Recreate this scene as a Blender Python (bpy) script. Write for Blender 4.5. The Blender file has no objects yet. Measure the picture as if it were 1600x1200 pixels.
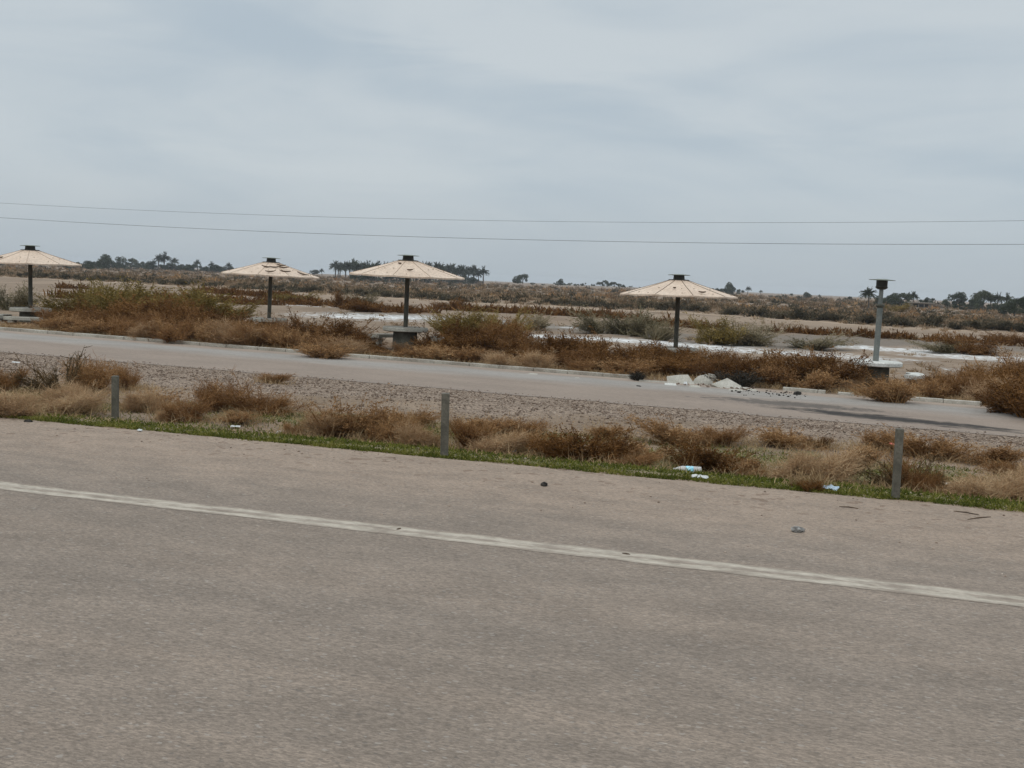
import bpy, math, random
import numpy as np
from mathutils import Matrix, Vector

random.seed(7)
C = bpy.context.scene.collection
PI = math.pi

# ------------------------------------------------------------------ camera model (road frame: x along road, y away from it)
F, CX, CY = 1700.0, 800.0, 600.0
YAW, PITCH, ROLL, CAMH = math.radians(16.3), math.radians(5.41), math.radians(2.46), 1.8
CAMM = (Matrix.Rotation(YAW, 4, 'Z') @ Matrix.Rotation(PI / 2 - PITCH, 4, 'X') @ Matrix.Rotation(ROLL, 4, 'Z'))
CAMP = Vector((0, 0, CAMH))
FWD = Vector((-math.sin(YAW), math.cos(YAW), 0))
RGT = Vector((math.cos(YAW), math.sin(YAW), 0))


def ray(px, py):
    return (CAMM.to_3x3() @ Vector(((px - CX) / F, (CY - py) / F, -1.0)))


def proj(p):
    q = CAMM.to_3x3().transposed() @ (Vector(p) - CAMP)
    return CX + F * q.x / -q.z, CY - F * q.y / -q.z


def depth(p):
    return (Vector(p) - CAMP).dot(FWD)


# ------------------------------------------------------------------ terrain
def sm(a, b, t):
    t = np.clip((t - a) / (b - a), 0, 1)
    return t * t * (3 - 2 * t)


def nz(x, y, s, seed):
    r = np.random.RandomState(seed)
    v = 0.0
    amp = 1.0
    for o in range(4):
        k = 2 * PI / s * 1.9 ** o
        for _ in range(2):
            a, ph = r.rand() * 2 * PI, r.rand() * 2 * PI
            b, ph2 = r.rand() * 2 * PI, r.rand() * 2 * PI
            v = v + amp * np.sin(k * (x * math.cos(a) + y * math.sin(a)) + ph + 1.3 * np.sin(k * .6 * (x * math.cos(b) + y * math.sin(b)) + ph2))
        amp *= .55
    return v / 4.0


def zs(x):
    return -.70 - .010 * np.clip(x + 14, -60, 40)


def gz(x, y):                      # smooth ground without bumps
    x = np.asarray(x, float); y = np.asarray(y, float)
    z = -.45 * sm(10.2, 13.5, y) - .15 * sm(13.5, 19, y)
    k = sm(19.5, 23.1, y)
    z = z * (1 - k) + zs(x) * k
    k2 = sm(30.5, 60, y)
    z = z * (1 - k2) + (-.95) * k2
    z = np.where(y < 10.2, 0.0, z)
    return z


def berm_y(x):
    x = np.asarray(x, float)
    return np.interp(x, [-400, -129, -84, -44, -15, 5, 20, 60, 400], [176, 150, 140, 128, 130, 113, 116, 112, 120])


def gfull(x, y):
    x = np.asarray(x, float); y = np.asarray(y, float)
    z = gz(x, y)
    w = sm(10.6, 12.5, y) * (1 - sm(21.5, 23.0, y)) + sm(31, 33, y)
    z = z + w * .05 * nz(x, y, 2.6, 3)
    z = z + sm(36, 60, y) * .10 * nz(x, y, 17, 4)
    d = y - berm_y(x)
    z = z + 0.80 * np.exp(-(d / 3.4) ** 2) * (.8 + .35 * nz(x, y * 0, 23, 5))
    k = sm(0, 60, d)
    z = z + k * (.16 * nz(x, y, 60, 6) + .08 * nz(x, y, 15, 8) + .0)
    return z


def at(px, py):                    # where the ray through a pixel meets the ground
    d = ray(px, py)
    z = -.5
    for _ in range(40):
        t = (z - CAMH) / d.z
        z = float(gz(CAMP.x + d.x * t, CAMP.y + d.y * t))
    t = (z - CAMH) / d.z
    return Vector((CAMP.x + d.x * t, CAMP.y + d.y * t, z))


def on(px, dep):                   # ground point at a photo column and a given forward distance
    d = ray(px, 439 + .043 * (px - 800))
    p = CAMP + d * (dep / d.dot(FWD))
    return Vector((p.x, p.y, float(gfull(p.x, p.y))))


# ------------------------------------------------------------------ mesh helpers
def make_mesh(name, V, FS, tint=None, smooth=False, matidx=None):
    V = np.asarray(V, np.float32).reshape(-1, 3)
    me = bpy.data.meshes.new(name)
    me.vertices.add(len(V)); me.vertices.foreach_set('co', V.ravel())
    FS = [np.asarray(f, np.int32) for f in FS if len(f)]
    loops = np.concatenate([f.ravel() for f in FS])
    sizes = np.concatenate([np.full(len(f), f.shape[1], np.int32) for f in FS])
    starts = np.concatenate([[0], np.cumsum(sizes)[:-1]]).astype(np.int32)
    me.loops.add(len(loops)); me.loops.foreach_set('vertex_index', loops)
    me.polygons.add(len(sizes)); me.polygons.foreach_set('loop_start', starts)
    if matidx is not None:
        me.polygons.foreach_set('material_index', np.asarray(matidx, np.int32))
    if smooth:
        me.polygons.foreach_set('use_smooth', np.ones(len(sizes), bool))
    me.update(calc_edges=True)
    if tint is not None:
        a = me.attributes.new('tint', 'FLOAT', 'POINT')
        a.data.foreach_set('value', np.asarray(tint, np.float32))
    return me


class MB:                          # collects shapes into one mesh
    def __init__(s):
        s.v, s.f, s.m = [], [], []

    def add(s, V, faces, mi=0):
        o = len(s.v)
        s.v += [tuple(p) for p in V]
        for f in faces:
            s.f.append(tuple(i + o for i in f)); s.m.append(mi)

    def box(s, c, size, rz=0, bev=0.0, mi=0, rx=0, ry=0):
        import bmesh
        bm = bmesh.new(); bmesh.ops.create_cube(bm, size=1)
        bmesh.ops.scale(bm, vec=size, verts=bm.verts)
        if bev:
            bmesh.ops.bevel(bm, geom=list(bm.edges), offset=bev, segments=2, affect='EDGES', profile=.6)
        M = Matrix.Translation(c) @ Matrix.Rotation(rz, 4, 'Z') @ Matrix.Rotation(ry, 4, 'Y') @ Matrix.Rotation(rx, 4, 'X')
        bm.verts.index_update()
        s.add([M @ v.co for v in bm.verts], [[v.index for v in f.verts] for f in bm.faces], mi)
        bm.free()

    def lathe(s, prof, n=24, c=(0, 0, 0), mi=0, cap=True):
        V, Fc = [], []
        for r, z in prof:
            for i in range(n):
                a = 2 * PI * i / n
                V.append((c[0] + r * math.cos(a), c[1] + r * math.sin(a), c[2] + z))
        for j in range(len(prof) - 1):
            for i in range(n):
                k = (i + 1) % n
                Fc.append((j * n + i, j * n + k, (j + 1) * n + k, (j + 1) * n + i))
        if cap:
            Fc.append(tuple(range(n - 1, -1, -1)))
            Fc.append(tuple((len(prof) - 1) * n + i for i in range(n)))
        s.add(V, Fc, mi)

    def tube(s, pts, rad, n=6, mi=0):
        pts = [Vector(p) for p in pts]
        rads = rad if isinstance(rad, (list, tuple)) else [rad] * len(pts)
        V, Fc = [], []
        for i, p in enumerate(pts):
            d = (pts[min(i + 1, len(pts) - 1)] - pts[max(i - 1, 0)]).normalized()
            a = d.cross(Vector((0, 0, 1)) if abs(d.z) < .9 else Vector((1, 0, 0))).normalized()
            b = d.cross(a)
            for k in range(n):
                t = 2 * PI * k / n
                V.append(p + (a * math.cos(t) + b * math.sin(t)) * rads[i])
        for j in range(len(pts) - 1):
            for k in range(n):
                q = (k + 1) % n
                Fc.append((j * n + k, j * n + q, (j + 1) * n + q, (j + 1) * n + k))
        Fc.append(tuple(range(n))); Fc.append(tuple((len(pts) - 1) * n + k for k in range(n - 1, -1, -1)))
        s.add(V, Fc, mi)

    def mesh(s, name, smooth=False):
        me = bpy.data.meshes.new(name)
        me.from_pydata(s.v, [], s.f)
        me.polygons.foreach_set('material_index', s.m)
        if smooth:
            me.polygons.foreach_set('use_smooth', [True] * len(s.f))
        me.update()
        return me

    def build(s, name, mats, parent=None, smooth=False, angle=None):
        o = link(name, s.mesh(name, smooth), mats, parent)
        if smooth:
            try:
                o.data.set_sharp_from_angle(angle=math.radians(angle or 35))
            except Exception:
                pass
        return o


def link(name, me, mats, parent=None):
    o = bpy.data.objects.new(name, me)
    C.objects.link(o)
    for m in (mats if isinstance(mats, (list, tuple)) else [mats]):
        if m.name not in [x.name for x in me.materials if x]:
            me.materials.append(m)
    if parent:
        o.parent = parent
    return o


def tag(o, label=None, cat=None, group=None, kind=None):
    if label: o['label'] = label
    if cat: o['category'] = cat
    if group: o['group'] = group
    if kind: o['kind'] = kind
    return o


def empty(name, loc, rz=0):
    o = bpy.data.objects.new(name, None); C.objects.link(o)
    o.location = loc; o.rotation_euler.z = rz; o.empty_display_size = .2
    return o


# ------------------------------------------------------------------ node helpers
class NT:
    def __init__(s, tree):
        s.t = tree

    def n(s, kind, **kw):
        x = s.t.nodes.new(kind)
        for k, v in kw.items():
            setattr(x, k, v)
        return x

    def put(s, sock, v):
        if hasattr(v, 'is_output') or isinstance(v, bpy.types.NodeSocket):
            s.t.links.new(v, sock)
        else:
            sock.default_value = v

    def math(s, op, a, b=None, c=None, clamp=False):
        x = s.n('ShaderNodeMath', operation=op, use_clamp=clamp)
        s.put(x.inputs[0], a)
        if b is not None: s.put(x.inputs[1], b)
        if c is not None: s.put(x.inputs[2], c)
        return x.outputs[0]

    def vmath(s, op, a, b=None):
        x = s.n('ShaderNodeVectorMath', operation=op)
        s.put(x.inputs[0], a)
        if b is not None: s.put(x.inputs[1], b)
        return x.outputs['Value'] if op in ('DOT_PRODUCT', 'LENGTH') else x.outputs[0]

    def mix(s, f, a, b, mode='MIX'):
        x = s.n('ShaderNodeMix', data_type='RGBA', blend_type=mode)
        s.put(x.inputs[0], f)
        for sock, v in ((x.inputs[6], a), (x.inputs[7], b)):
            s.put(sock, (*v, 1) if isinstance(v, tuple) and len(v) == 3 else v)
        return x.outputs[2]

    def ss(s, v, a, b, lo=0., hi=1.):
        x = s.n('ShaderNodeMapRange', interpolation_type='SMOOTHSTEP')
        s.put(x.inputs[0], v); s.put(x.inputs[1], a); s.put(x.inputs[2], b); s.put(x.inputs[3], lo); s.put(x.inputs[4], hi)
        return x.outputs[0]

    def noise(s, vec, scale, detail=4., rough=.55, dist=0.):
        x = s.n('ShaderNodeTexNoise')
        s.put(x.inputs['Vector'], vec); x.inputs['Scale'].default_value = scale
        x.inputs['Detail'].default_value = detail; x.inputs['Roughness'].default_value = rough
        x.inputs['Distortion'].default_value = dist
        return x.outputs['Fac']

    def voro(s, vec, scale, out='Distance'):
        x = s.n('ShaderNodeTexVoronoi')
        s.put(x.inputs['Vector'], vec); x.inputs['Scale'].default_value = scale
        return x.outputs[out]

    def scale(s, vec, sc):
        return s.vmath('MULTIPLY', vec, sc)

    def attr(s, name):
        return s.n('ShaderNodeAttribute', attribute_name=name).outputs['Fac']

    def xyz(s, vec):
        x = s.n('ShaderNodeSeparateXYZ'); s.put(x.inputs[0], vec)
        return x.outputs

    def bump(s, h, strength=.3, dist=.02):
        x = s.n('ShaderNodeBump'); s.put(x.inputs['Height'], h)
        x.inputs['Strength'].default_value = strength; x.inputs['Distance'].default_value = dist
        return x.outputs[0]


def mat(name, fn, rough=.9, spec=.3):
    m = bpy.data.materials.new(name); m.use_nodes = True
    t = NT(m.node_tree)
    b = m.node_tree.nodes['Principled BSDF']
    b.inputs['Roughness'].default_value = rough
    b.inputs['Specular IOR Level'].default_value = spec
    tc = t.n('ShaderNodeTexCoord').outputs['Object']
    col, nrm = fn(t, tc, b)
    t.put(b.inputs['Base Color'], (*col, 1) if isinstance(col, tuple) else col)
    if nrm is not None: t.put(b.inputs['Normal'], nrm)
    return m


def blotch(c1, c2, scale=3., fine=None, bs=.25, bd=.01):
    def fn(t, tc, b):
        col = t.mix(t.ss(t.noise(tc, scale, 5), .35, .65), c1, c2)
        n = t.noise(tc, (fine or scale * 9), 4, .65)
        k = t.ss(n, .3, .7, .78, 1.18)
        col = t.vmath('MULTIPLY', col, comb(t, k))
        return col, t.bump(n, bs, bd)
    return fn


def comb(t, k):
    x = t.n('ShaderNodeCombineXYZ')
    for i in range(3): t.put(x.inputs[i], k)
    return x.outputs[0]


def plant_mat(name, dark, mid, light, transl=.2):
    m = bpy.data.materials.new(name); m.use_nodes = True
    t = NT(m.node_tree); b = m.node_tree.nodes['Principled BSDF']
    b.inputs['Roughness'].default_value = .85; b.inputs['Specular IOR Level'].default_value = .15
    oi = t.n('ShaderNodeObjectInfo').outputs['Random']
    f = t.math('ADD', t.attr('tint'), t.math('MULTIPLY_ADD', oi, .5, -.25), clamp=True)
    r = t.n('ShaderNodeValToRGB'); t.put(r.inputs[0], f)
    e = r.color_ramp.elements
    e[0].color = (*dark, 1); e[1].color = (*light, 1)
    k = e.new(.5); k.color = (*mid, 1)
    t.put(b.inputs['Base Color'], r.outputs[0])
    tr = t.n('ShaderNodeBsdfTranslucent'); t.put(tr.inputs[0], r.outputs[0])
    mx = t.n('ShaderNodeMixShader'); mx.inputs[0].default_value = transl
    m.node_tree.links.new(b.outputs[0], mx.inputs[1]); m.node_tree.links.new(tr.outputs[0], mx.inputs[2])
    m.node_tree.links.new(mx.outputs[0], m.node_tree.nodes['Material Output'].inputs[0])
    return m


# ------------------------------------------------------------------ materials
def asphalt_fn(t, tc, b):
    st = t.scale(tc, (.45, 1., 1.))
    big = t.noise(tc, .22, 3)
    med = t.noise(st, 3.2, 5, .6)
    fine = t.noise(st, 75, 4, .8)
    grit = t.voro(st, 120, 'Color')
    g = t.xyz(grit)[0]
    col = t.mix(t.ss(big, .3, .7), ASPH_A, ASPH_B)
    y = t.xyz(tc)[1]
    dust = t.math('MULTIPLY', t.ss(t.math('ADD', y, t.math('MULTIPLY_ADD', med, 1.6, -.8)), 7.0, 9.6), .85)
    col = t.mix(dust, col, DUST)
    wp = t.math('ADD', t.ss(t.math('ABSOLUTE', t.math('SUBTRACT', y, t.math('MULTIPLY_ADD', big, .5, 5.15))), .75, .1), t.ss(t.math('ABSOLUTE', t.math('SUBTRACT', y, t.math('MULTIPLY_ADD', big, .5, 3.1))), .75, .1))
    col = t.mix(t.math('MULTIPLY', wp, t.ss(t.noise(t.scale(tc, (.12, .8, 1)), .9, 4),   .3, .7, .05, .28)), col, (.185, .150, .122))
    # dust drawn along the wheel lines
    w = t.noise(t.scale(tc, (.05, 1.1, 1.)), 1.0, 3)
    col = t.mix(t.ss(w, .45, .75, 0, .30), col, DUST)
    k = t.math('MULTIPLY', t.ss(med, .3, .7, .90, 1.10), t.ss(fine, .28, .72, .70, 1.28))
    k = t.math('MULTIPLY', k, t.ss(g, 0., 1., .86, 1.14))
    col = t.vmath('MULTIPLY', col, comb(t, k))
    # scattered pale and dark stone chips
    chip = t.voro(t.scale(tc, (.55, 1., 1.)), 85, 'Color'); cx = t.xyz(chip)
    col = t.mix(t.ss(cx[1], .97, .985, 0, .26), col, (.46, .43, .39))
    col = t.mix(t.ss(cx[2], .96, .975, 0, .4), col, (.09, .085, .08))
    # reddish crumbs on the shoulder
    cr = t.xyz(t.voro(tc, 15, 'Color'))[0]
    col = t.mix(t.math('MULTIPLY', t.ss(cr, .93, .95, 0, .5), t.ss(y, 8.2, 9.8)), col, (.13, .075, .045))
    return col, t.bump(fine, .35, .012)


ASPH_A, ASPH_B, DUST = (.205, .163, .129), (.237, .188, .149), (.285, .213, .159)
M = {}
M['asphalt'] = mat('asphalt', asphalt_fn, .85, .25)


def line_fn(t, tc, b):
    st = t.scale(tc, (.35, 1., 1.))
    wear = t.noise(st, 9, 5, .7)
    v = t.math('ABSOLUTE', t.math('SUBTRACT', t.xyz(tc)[1], EDGE_Y))
    mid = t.ss(v, .0, .07, .16, 0.)
    edge = t.ss(v, .07, .14, 0., .26)
    wv = t.math('ADD', wear, t.math('ADD', mid, edge))
    col = t.mix(t.ss(wv, .40, .80), (.43, .375, .305), (.235, .188, .148))
    f = t.noise(st, 40, 3, .7)
    col = t.vmath('MULTIPLY', col, comb(t, t.ss(f, .3, .7, .82, 1.15)))
    return col, t.bump(f, .25, .01)


EDGE_Y = 7.05
M['line'] = mat('edge_line_paint', line_fn, .8, .25)


def service_fn(t, tc, b):
    st = t.scale(tc, (.4, 1., 1.))
    med = t.noise(st, 1.1, 5, .6); fine = t.noise(st, 22, 4, .75)
    x, y, _ = t.xyz(tc)
    pale = t.math('MULTIPLY', t.ss(t.math('ADD', y, t.math('MULTIPLY_ADD', med, 1.8, -.9)), 26.6, 28.3),
                  t.ss(t.math('ADD', y, t.math('MULTIPLY_ADD', med, 1.2, -.6)), 29.5, 28.9))
    col = t.mix(pale, (.255, .200, .160), (.280, .252, .224))
    col = t.mix(t.ss(t.math('ADD', y, t.math('MULTIPLY_ADD', med, 1.2, -.6)), 29.0, 29.8), col, (.31, .245, .195))
    col = t.mix(t.ss(t.math('ADD', y, t.math('MULTIPLY_ADD', med, .8, -.4)), 24.1, 23.5), col, (.25, .20, .165))
    # soot from an old fire on the asphalt
    ex = t.math('DIVIDE', t.math('SUBTRACT', x, SOOT[0]), 2.6)
    ey = t.math('DIVIDE', t.math('SUBTRACT', y, t.math('MULTIPLY_ADD', t.math('SUBTRACT', x, SOOT[0]), SOOT[2], SOOT[1])), .55)
    r = t.math('SQRT', t.math('ADD', t.math('MULTIPLY', ex, ex), t.math('MULTIPLY', ey, ey)))
    r = t.math('ADD', r, t.math('MULTIPLY_ADD', t.noise(st, 2.8, 6, .75), 2.6, -1.3))
    col = t.mix(t.ss(t.math('ADD', r, t.math('MULTIPLY_ADD', t.noise(st, 13, 4, .7), .9, -.45)), 1.25, .55, 0, .96), col, (.03, .026, .023))
    ex2 = t.math('DIVIDE', t.math('SUBTRACT', x, SOOT2[0]), 3.0)
    ey2 = t.math('DIVIDE', t.math('SUBTRACT', y, SOOT2[1]), .9)
    r2 = t.math('ADD', t.math('SQRT', t.math('ADD', t.math('MULTIPLY', ex2, ex2), t.math('MULTIPLY', ey2, ey2))), t.math('MULTIPLY_ADD', t.noise(tc, 3.5, 5, .75), 2.2, -1.1))
    col = t.mix(t.ss(r2, .85, .35, 0, .75), col, (.07, .062, .055))
    k = t.math('MULTIPLY', t.ss(med, .3, .7, .93, 1.07), t.ss(fine, .28, .72, .84, 1.14))
    return t.vmath('MULTIPLY', col, comb(t, k)), t.bump(fine, .3, .01)


_s = at(1395, 655); _sa = at(1290, 643); _sb = at(1500, 664); SOOT = (_s.x, _s.y, (_sb.y - _sa.y) / (_sb.x - _sa.x))
_s2 = at(1235, 632); SOOT2 = (_s2.x, _s2.y)
M['service'] = mat('service_road_surface', service_fn, .9, .2)


def ground_fn(t, tc, b):
    n1 = t.noise(tc, .35, 5, .6); n2 = t.noise(tc, 2.1, 5, .65); n3 = t.noise(tc, 14, 4, .7)
    nl = t.noise(t.scale(tc, (.18, .5, 1)), .5, 5, .65)
    col = t.mix(t.ss(n1, .35, .65), (.205, .146, .100), (.27, .20, .143))
    col = t.mix(t.ss(n2, .42, .68, 0, .5), col, (.17, .13, .095))

    def layer(col, name, c, amt=1., jit=.5, lo=.38, hi=.62):
        a = t.math('ADD', t.attr(name), t.math('MULTIPLY_ADD', n2, jit, -.5 * jit))
        a = t.math('ADD', a, t.math('MULTIPLY_ADD', nl, jit, -.5 * jit))
        return t.mix(t.math('MULTIPLY', t.ss(a, lo, hi, 0, amt), t.ss(t.attr(name), .02, .30)), col, c)
    col = layer(col, 'tan', (.275, .203, .145), .95, .35)
    col = layer(col, 'track', (.36, .268, .192), .9, .3)
    col = layer(col, 'scrub', (.150, .094, .053), .9, .9)
    col = layer(col, 'grav', t.mix(t.ss(t.xyz(t.voro(tc, 34, 'Color'))[0], .0, 1.), (.095, .068, .050), (.35, .265, .20)), .95, .4)
    col = layer(col, 'moss', t.mix(t.ss(n3, .35, .65), (.085, .088, .030), (.17, .145, .06)), .85, 1.0)
    col = layer(col, 'grey', (.17, .143, .117), .8, .8)
    col = layer(col, 'salt', t.mix(t.ss(n2, .35, .6), (.42, .39, .35), (.74, .74, .73)), .92, 1.25, .20, .85)
    k = t.ss(n3, .3, .7, .80, 1.18)
    return t.vmath('MULTIPLY', col, comb(t, k)), t.bump(n3, .5, .03)


M['ground'] = mat('dry_ground', ground_fn, .95, .15)
M['concrete'] = mat('weathered_concrete', blotch((.34, .315, .265), (.45, .43, .37), 2.2, 30), .9, .2)
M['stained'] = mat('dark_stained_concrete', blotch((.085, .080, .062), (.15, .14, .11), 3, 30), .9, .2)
M['pale_concrete'] = mat('pale_concrete', blotch((.50, .49, .45), (.62, .61, .57), 2.2, 30), .9, .2)
M['kerb'] = mat('kerb_concrete', blotch((.27, .24, .20), (.40, .375, .32), 1.3, 24), .9, .2)
M['slab'] = mat('broken_slab_concrete', blotch((.36, .335, .285), (.48, .45, .395), 3.5, 34), .9, .2)
M['canopy'] = mat('cream_painted_sheet', blotch((.565, .43, .325), (.63, .495, .385), 1.4, 16, .08, .004), .65, .3)
M['rust'] = mat('rust_brown_metal', blotch((.055, .035, .022), (.11, .065, .035), 7, 40), .8, .3)
M['seam'] = mat('rusty_seam', blotch((.18, .115, .07), (.30, .20, .13), 7, 40), .8, .3)
M['dark_metal'] = mat('dark_painted_metal', blotch((.022, .022, .018), (.045, .04, .03), 6, 40), .6, .4)
M['plate'] = mat('grey_green_plate', blotch((.13, .15, .12), (.20, .21, .175), 5, 30), .6, .4)
M['pole_dark'] = mat('dark_olive_pole_paint', blotch((.048, .047, .034), (.085, .078, .056), 4, 40), .6, .4)
M['pole_grey'] = mat('grey_pole_paint', blotch((.125, .14, .13), (.185, .195, .18), 3, 40), .6, .4)
M['post'] = mat('grey_guide_post', blotch((.088, .080, .062), (.145, .132, .105), 5, 36), .8, .3)
M['white'] = mat('white_scrap', blotch((.50, .50, .48), (.68, .69, .69), 9, 40), .6, .4)
M['blue_white'] = mat('pale_blue_plastic', blotch((.32, .42, .50), (.52, .60, .66), 9, 40), .45, .5)
M['label_blue'] = mat('bottle_label_blue', blotch((.18, .52, .68), (.45, .76, .84), 14, 50), .5, .4)
M['bottle'] = mat('dusty_clear_plastic', blotch((.42, .40, .37), (.58, .56, .53), 9, 40), .3, .6)
M['red'] = mat('red_wrapper', blotch((.50, .09, .06), (.62, .25, .18), 9, 40), .5, .4)
M['stone'] = mat('grey_stone', blotch((.14, .13, .12), (.33, .32, .30), 12, 40), .9, .2)
M['char'] = mat('charred_black', blotch((.018, .016, .014), (.05, .045, .04), 9, 40), .95, .1)
M['wire'] = mat('wire_metal', blotch((.10, .105, .11), (.15, .155, .16), 1, 9), .6, .3)
M['bark'] = mat('grey_brown_bark', blotch((.07, .06, .048), (.12, .10, .08), 2, 9), .9, .2)
M['wall'] = mat('mud_plaster_wall', blotch((.22, .19, .16), (.29, .255, .215), .5, 5), .95, .2)
M['door_shade'] = mat('painted_doorway_shade', blotch((.02, .02, .02), (.035, .033, .03), .5, 5), .9, .2)  # near-black colour standing in for the shade inside a doorway
M['pebble'] = plant_mat('gravel_pebbles', (.125, .088, .066), (.25, .182, .135), (.52, .44, .365), 0.)

M['straw'] = plant_mat('straw_twigs', (.27, .160, .080), (.42, .272, .150), (.57, .41, .25), .25)
M['brown'] = plant_mat('brown_twigs', (.140, .062, .022), (.24, .120, .046), (.355, .205, .090), .22)
M['rusty'] = plant_mat('rust_brown_foliage', (.080, .034, .0085), (.148, .067, .019), (.235, .118, .040), .2)
M['tan'] = plant_mat('tan_foliage', (.215, .112, .046), (.33, .185, .080), (.45, .285, .142), .22)
M['thorn'] = plant_mat('dark_thorn_twigs', (.040, .030, .016), (.085, .058, .028), (.16, .100, .048), .1)
M['olive'] = plant_mat('olive_yellow_foliage', (.115, .082, .020), (.21, .148, .040), (.34, .245, .085), .22)
M['greyg'] = plant_mat('grey_green_foliage', (.115, .098, .054), (.190, .155, .090), (.28, .225, .140), .2)
M['drab'] = plant_mat('drab_brown_scrub', (.155, .102, .058), (.25, .172, .104), (.39, .285, .185), .18)
M['darkscrub'] = plant_mat('dark_bank_scrub', (.045, .039, .024), (.085, .070, .043), (.15, .118, .072), .12)
M['burnt'] = plant_mat('burnt_twigs', (.015, .013, .010), (.03, .026, .02), (.06, .05, .038), .05)
M['grass'] = plant_mat('green_grass', (.065, .078, .013), (.145, .148, .026), (.30, .25, .08), .28)
M['drygrass'] = plant_mat('dry_grass', (.28, .185, .095), (.43, .30, .165), (.58, .44, .27), .25)
M['leaf'] = plant_mat('dark_tree_leaves', (.026, .033, .018), (.048, .058, .030), (.085, .092, .050), .15)
M['palm'] = plant_mat('dusty_palm_fronds', (.030, .037, .021), (.054, .063, .036), (.095, .100, .060), .12)

# ------------------------------------------------------------------ ground sheet
xs = np.concatenate([-np.geomspace(2600, 150, 26), np.arange(-140, -60, 1.), np.arange(-60, 25, .45), np.arange(25, 70, 1.), np.geomspace(72, 2600, 26)])
ys = np.concatenate([-np.geomspace(1500, 12, 16), np.arange(-10, 9.5, 1.5), np.arange(9.6, 34, .3), np.arange(34, 80, .7), np.arange(80, 200, 1.2), np.geomspace(202, 2600, 46)])
X, Y = np.meshgrid(xs, ys)
Z = gfull(X, Y)
Z = Z - .06 * (1 - sm(9.6, 9.95, Y)) - .06 * (sm(24.0, 24.4, Y) * (1 - sm(29.6, 29.9, Y)))
nx, ny = len(xs), len(ys)
idx = np.arange(nx * ny).reshape(ny, nx)
Q = np.stack([idx[:-1, :-1], idx[:-1, 1:], idx[1:, 1:], idx[1:, :-1]], -1).reshape(-1, 4)
gme = make_mesh('ground', np.stack([X, Y, Z], -1), [Q], smooth=True)


def seg_mask(pts, th):             # thickness of a streak round a polyline on the ground (across, in metres)
    best = np.zeros_like(X)
    P = [at(*p) for p in pts]
    for a, b in zip(P[:-1], P[1:]):
        dx, dy = b.x - a.x, b.y - a.y
        L = dx * dx + dy * dy + 1e-6
        t = np.clip(((X - a.x) * dx + (Y - a.y) * dy) / L, 0, 1)
        d = np.hypot(X - a.x - t * dx, Y - a.y - t * dy)
        best = np.maximum(best, np.clip(1.15 - .65 * d / th, 0, 1))
    return best


salt = np.zeros_like(X); tan = np.zeros_like(X); scrub = np.zeros_like(X); grey = np.zeros_like(X)
for pts, th in [([(585, 497), (640, 496), (725, 503)], 5.0), ([(445, 476), (515, 480)], 1.5), ([(815, 524), (920, 528), (1020, 534), (1100, 540)], 2.4),
                ([(1085, 543), (1200, 550), (1300, 556), (1345, 559)], 2.6), ([(1300, 539), (1362, 542)], 2.2), ([(1382, 545), (1455, 550)], 3.4),
                ([(1520, 557), (1610, 563)], 4.), ([(1490, 577), (1535, 580)], .8), ([(895, 511), (920, 514)], 1.2), ([(320, 466), (345, 467)], 1.5),
                ([(1640, 566), (1720, 574)], 2.5), ([(590, 486), (610, 486)], 1.0), ([(80, 458), (112, 458)], 1.0)]:
    salt = np.maximum(salt, seg_mask(pts, th))
for pts, th in [([(-200, 437), (60, 442), (180, 441), (320, 446)], 3.), ([(520, 456), (640, 462), (760, 468), (900, 478), (1100, 489), (1300, 500), (1650, 522)], 3.2),
                ([(560, 468), (690, 474), (900, 484)], 7.), ([(900, 490), (1250, 503), (1620, 524)], 7.), ([(430, 462), (560, 466)], 9.)]:
    tan = np.maximum(tan, seg_mask(pts, th))
STRIPS = [([(690, 483), (800, 489), (900, 494), (990, 499)], 2.5), ([(1010, 507), (1107, 514)], 2.0), ([(1200, 518), (1360, 526), (1475, 534), (1640, 542)], 1.6),
          ([(460, 474), (515, 478)], 2.0), ([(540, 480), (590, 486), (665, 490)], 2.0), ([(95, 451), (130, 452)], 1.6), ([(315, 456), (400, 462), (450, 466)], 3.0),
          ([(100, 466), (330, 470), (420, 476)], 2.5)]
for pts, th in STRIPS:
    scrub = np.maximum(scrub, seg_mask(pts, th * .8) * .75)
for pts, th in [([(1200, 532), (1400, 532), (1600, 545)], 5.), ([(600, 492), (900, 512), (1200, 540)], 4.)]:
    grey = np.maximum(grey, seg_mask(pts, th))
bd = Y - berm_y(X)
scrub = np.maximum(scrub, np.exp(-(bd / 4.) ** 2) * .7)
scrub = np.maximum(scrub, sm(2, 14, bd) * (.40 + .3 * nz(X, Y * .35, 45, 12)))
scrub = np.maximum(scrub, sm(30.4, 31.2, Y) * (1 - sm(37, 42, Y)) * .62)
grav = sm(17.6, 20.8, Y + 1.2 * nz(X, Y, 5, 21)) * (1 - sm(23.6, 23.9, Y))
green = (1 - sm(10.2, 13.6, Y)) * sm(9.9, 10.3, Y) * .50 + sm(10.4, 11, Y) * (1 - sm(16, 18, Y)) * (.50 + .42 * nz(X, Y, 3.6, 22))
track = np.exp(-((bd + 7.5) / 1.6) ** 2) * .9
for nm, A in (('track', track), ('salt', salt), ('tan', tan), ('scrub', scrub), ('grav', grav), ('moss', green), ('grey', grey)):
    a = gme.attributes.new(nm, 'FLOAT', 'POINT'); a.data.foreach_set('value', np.clip(A * (.62 if nm == 'salt' else 1), 0, 1.2).astype(np.float32).ravel())
tag(link('ground', gme, M['ground']), kind='structure')


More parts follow.
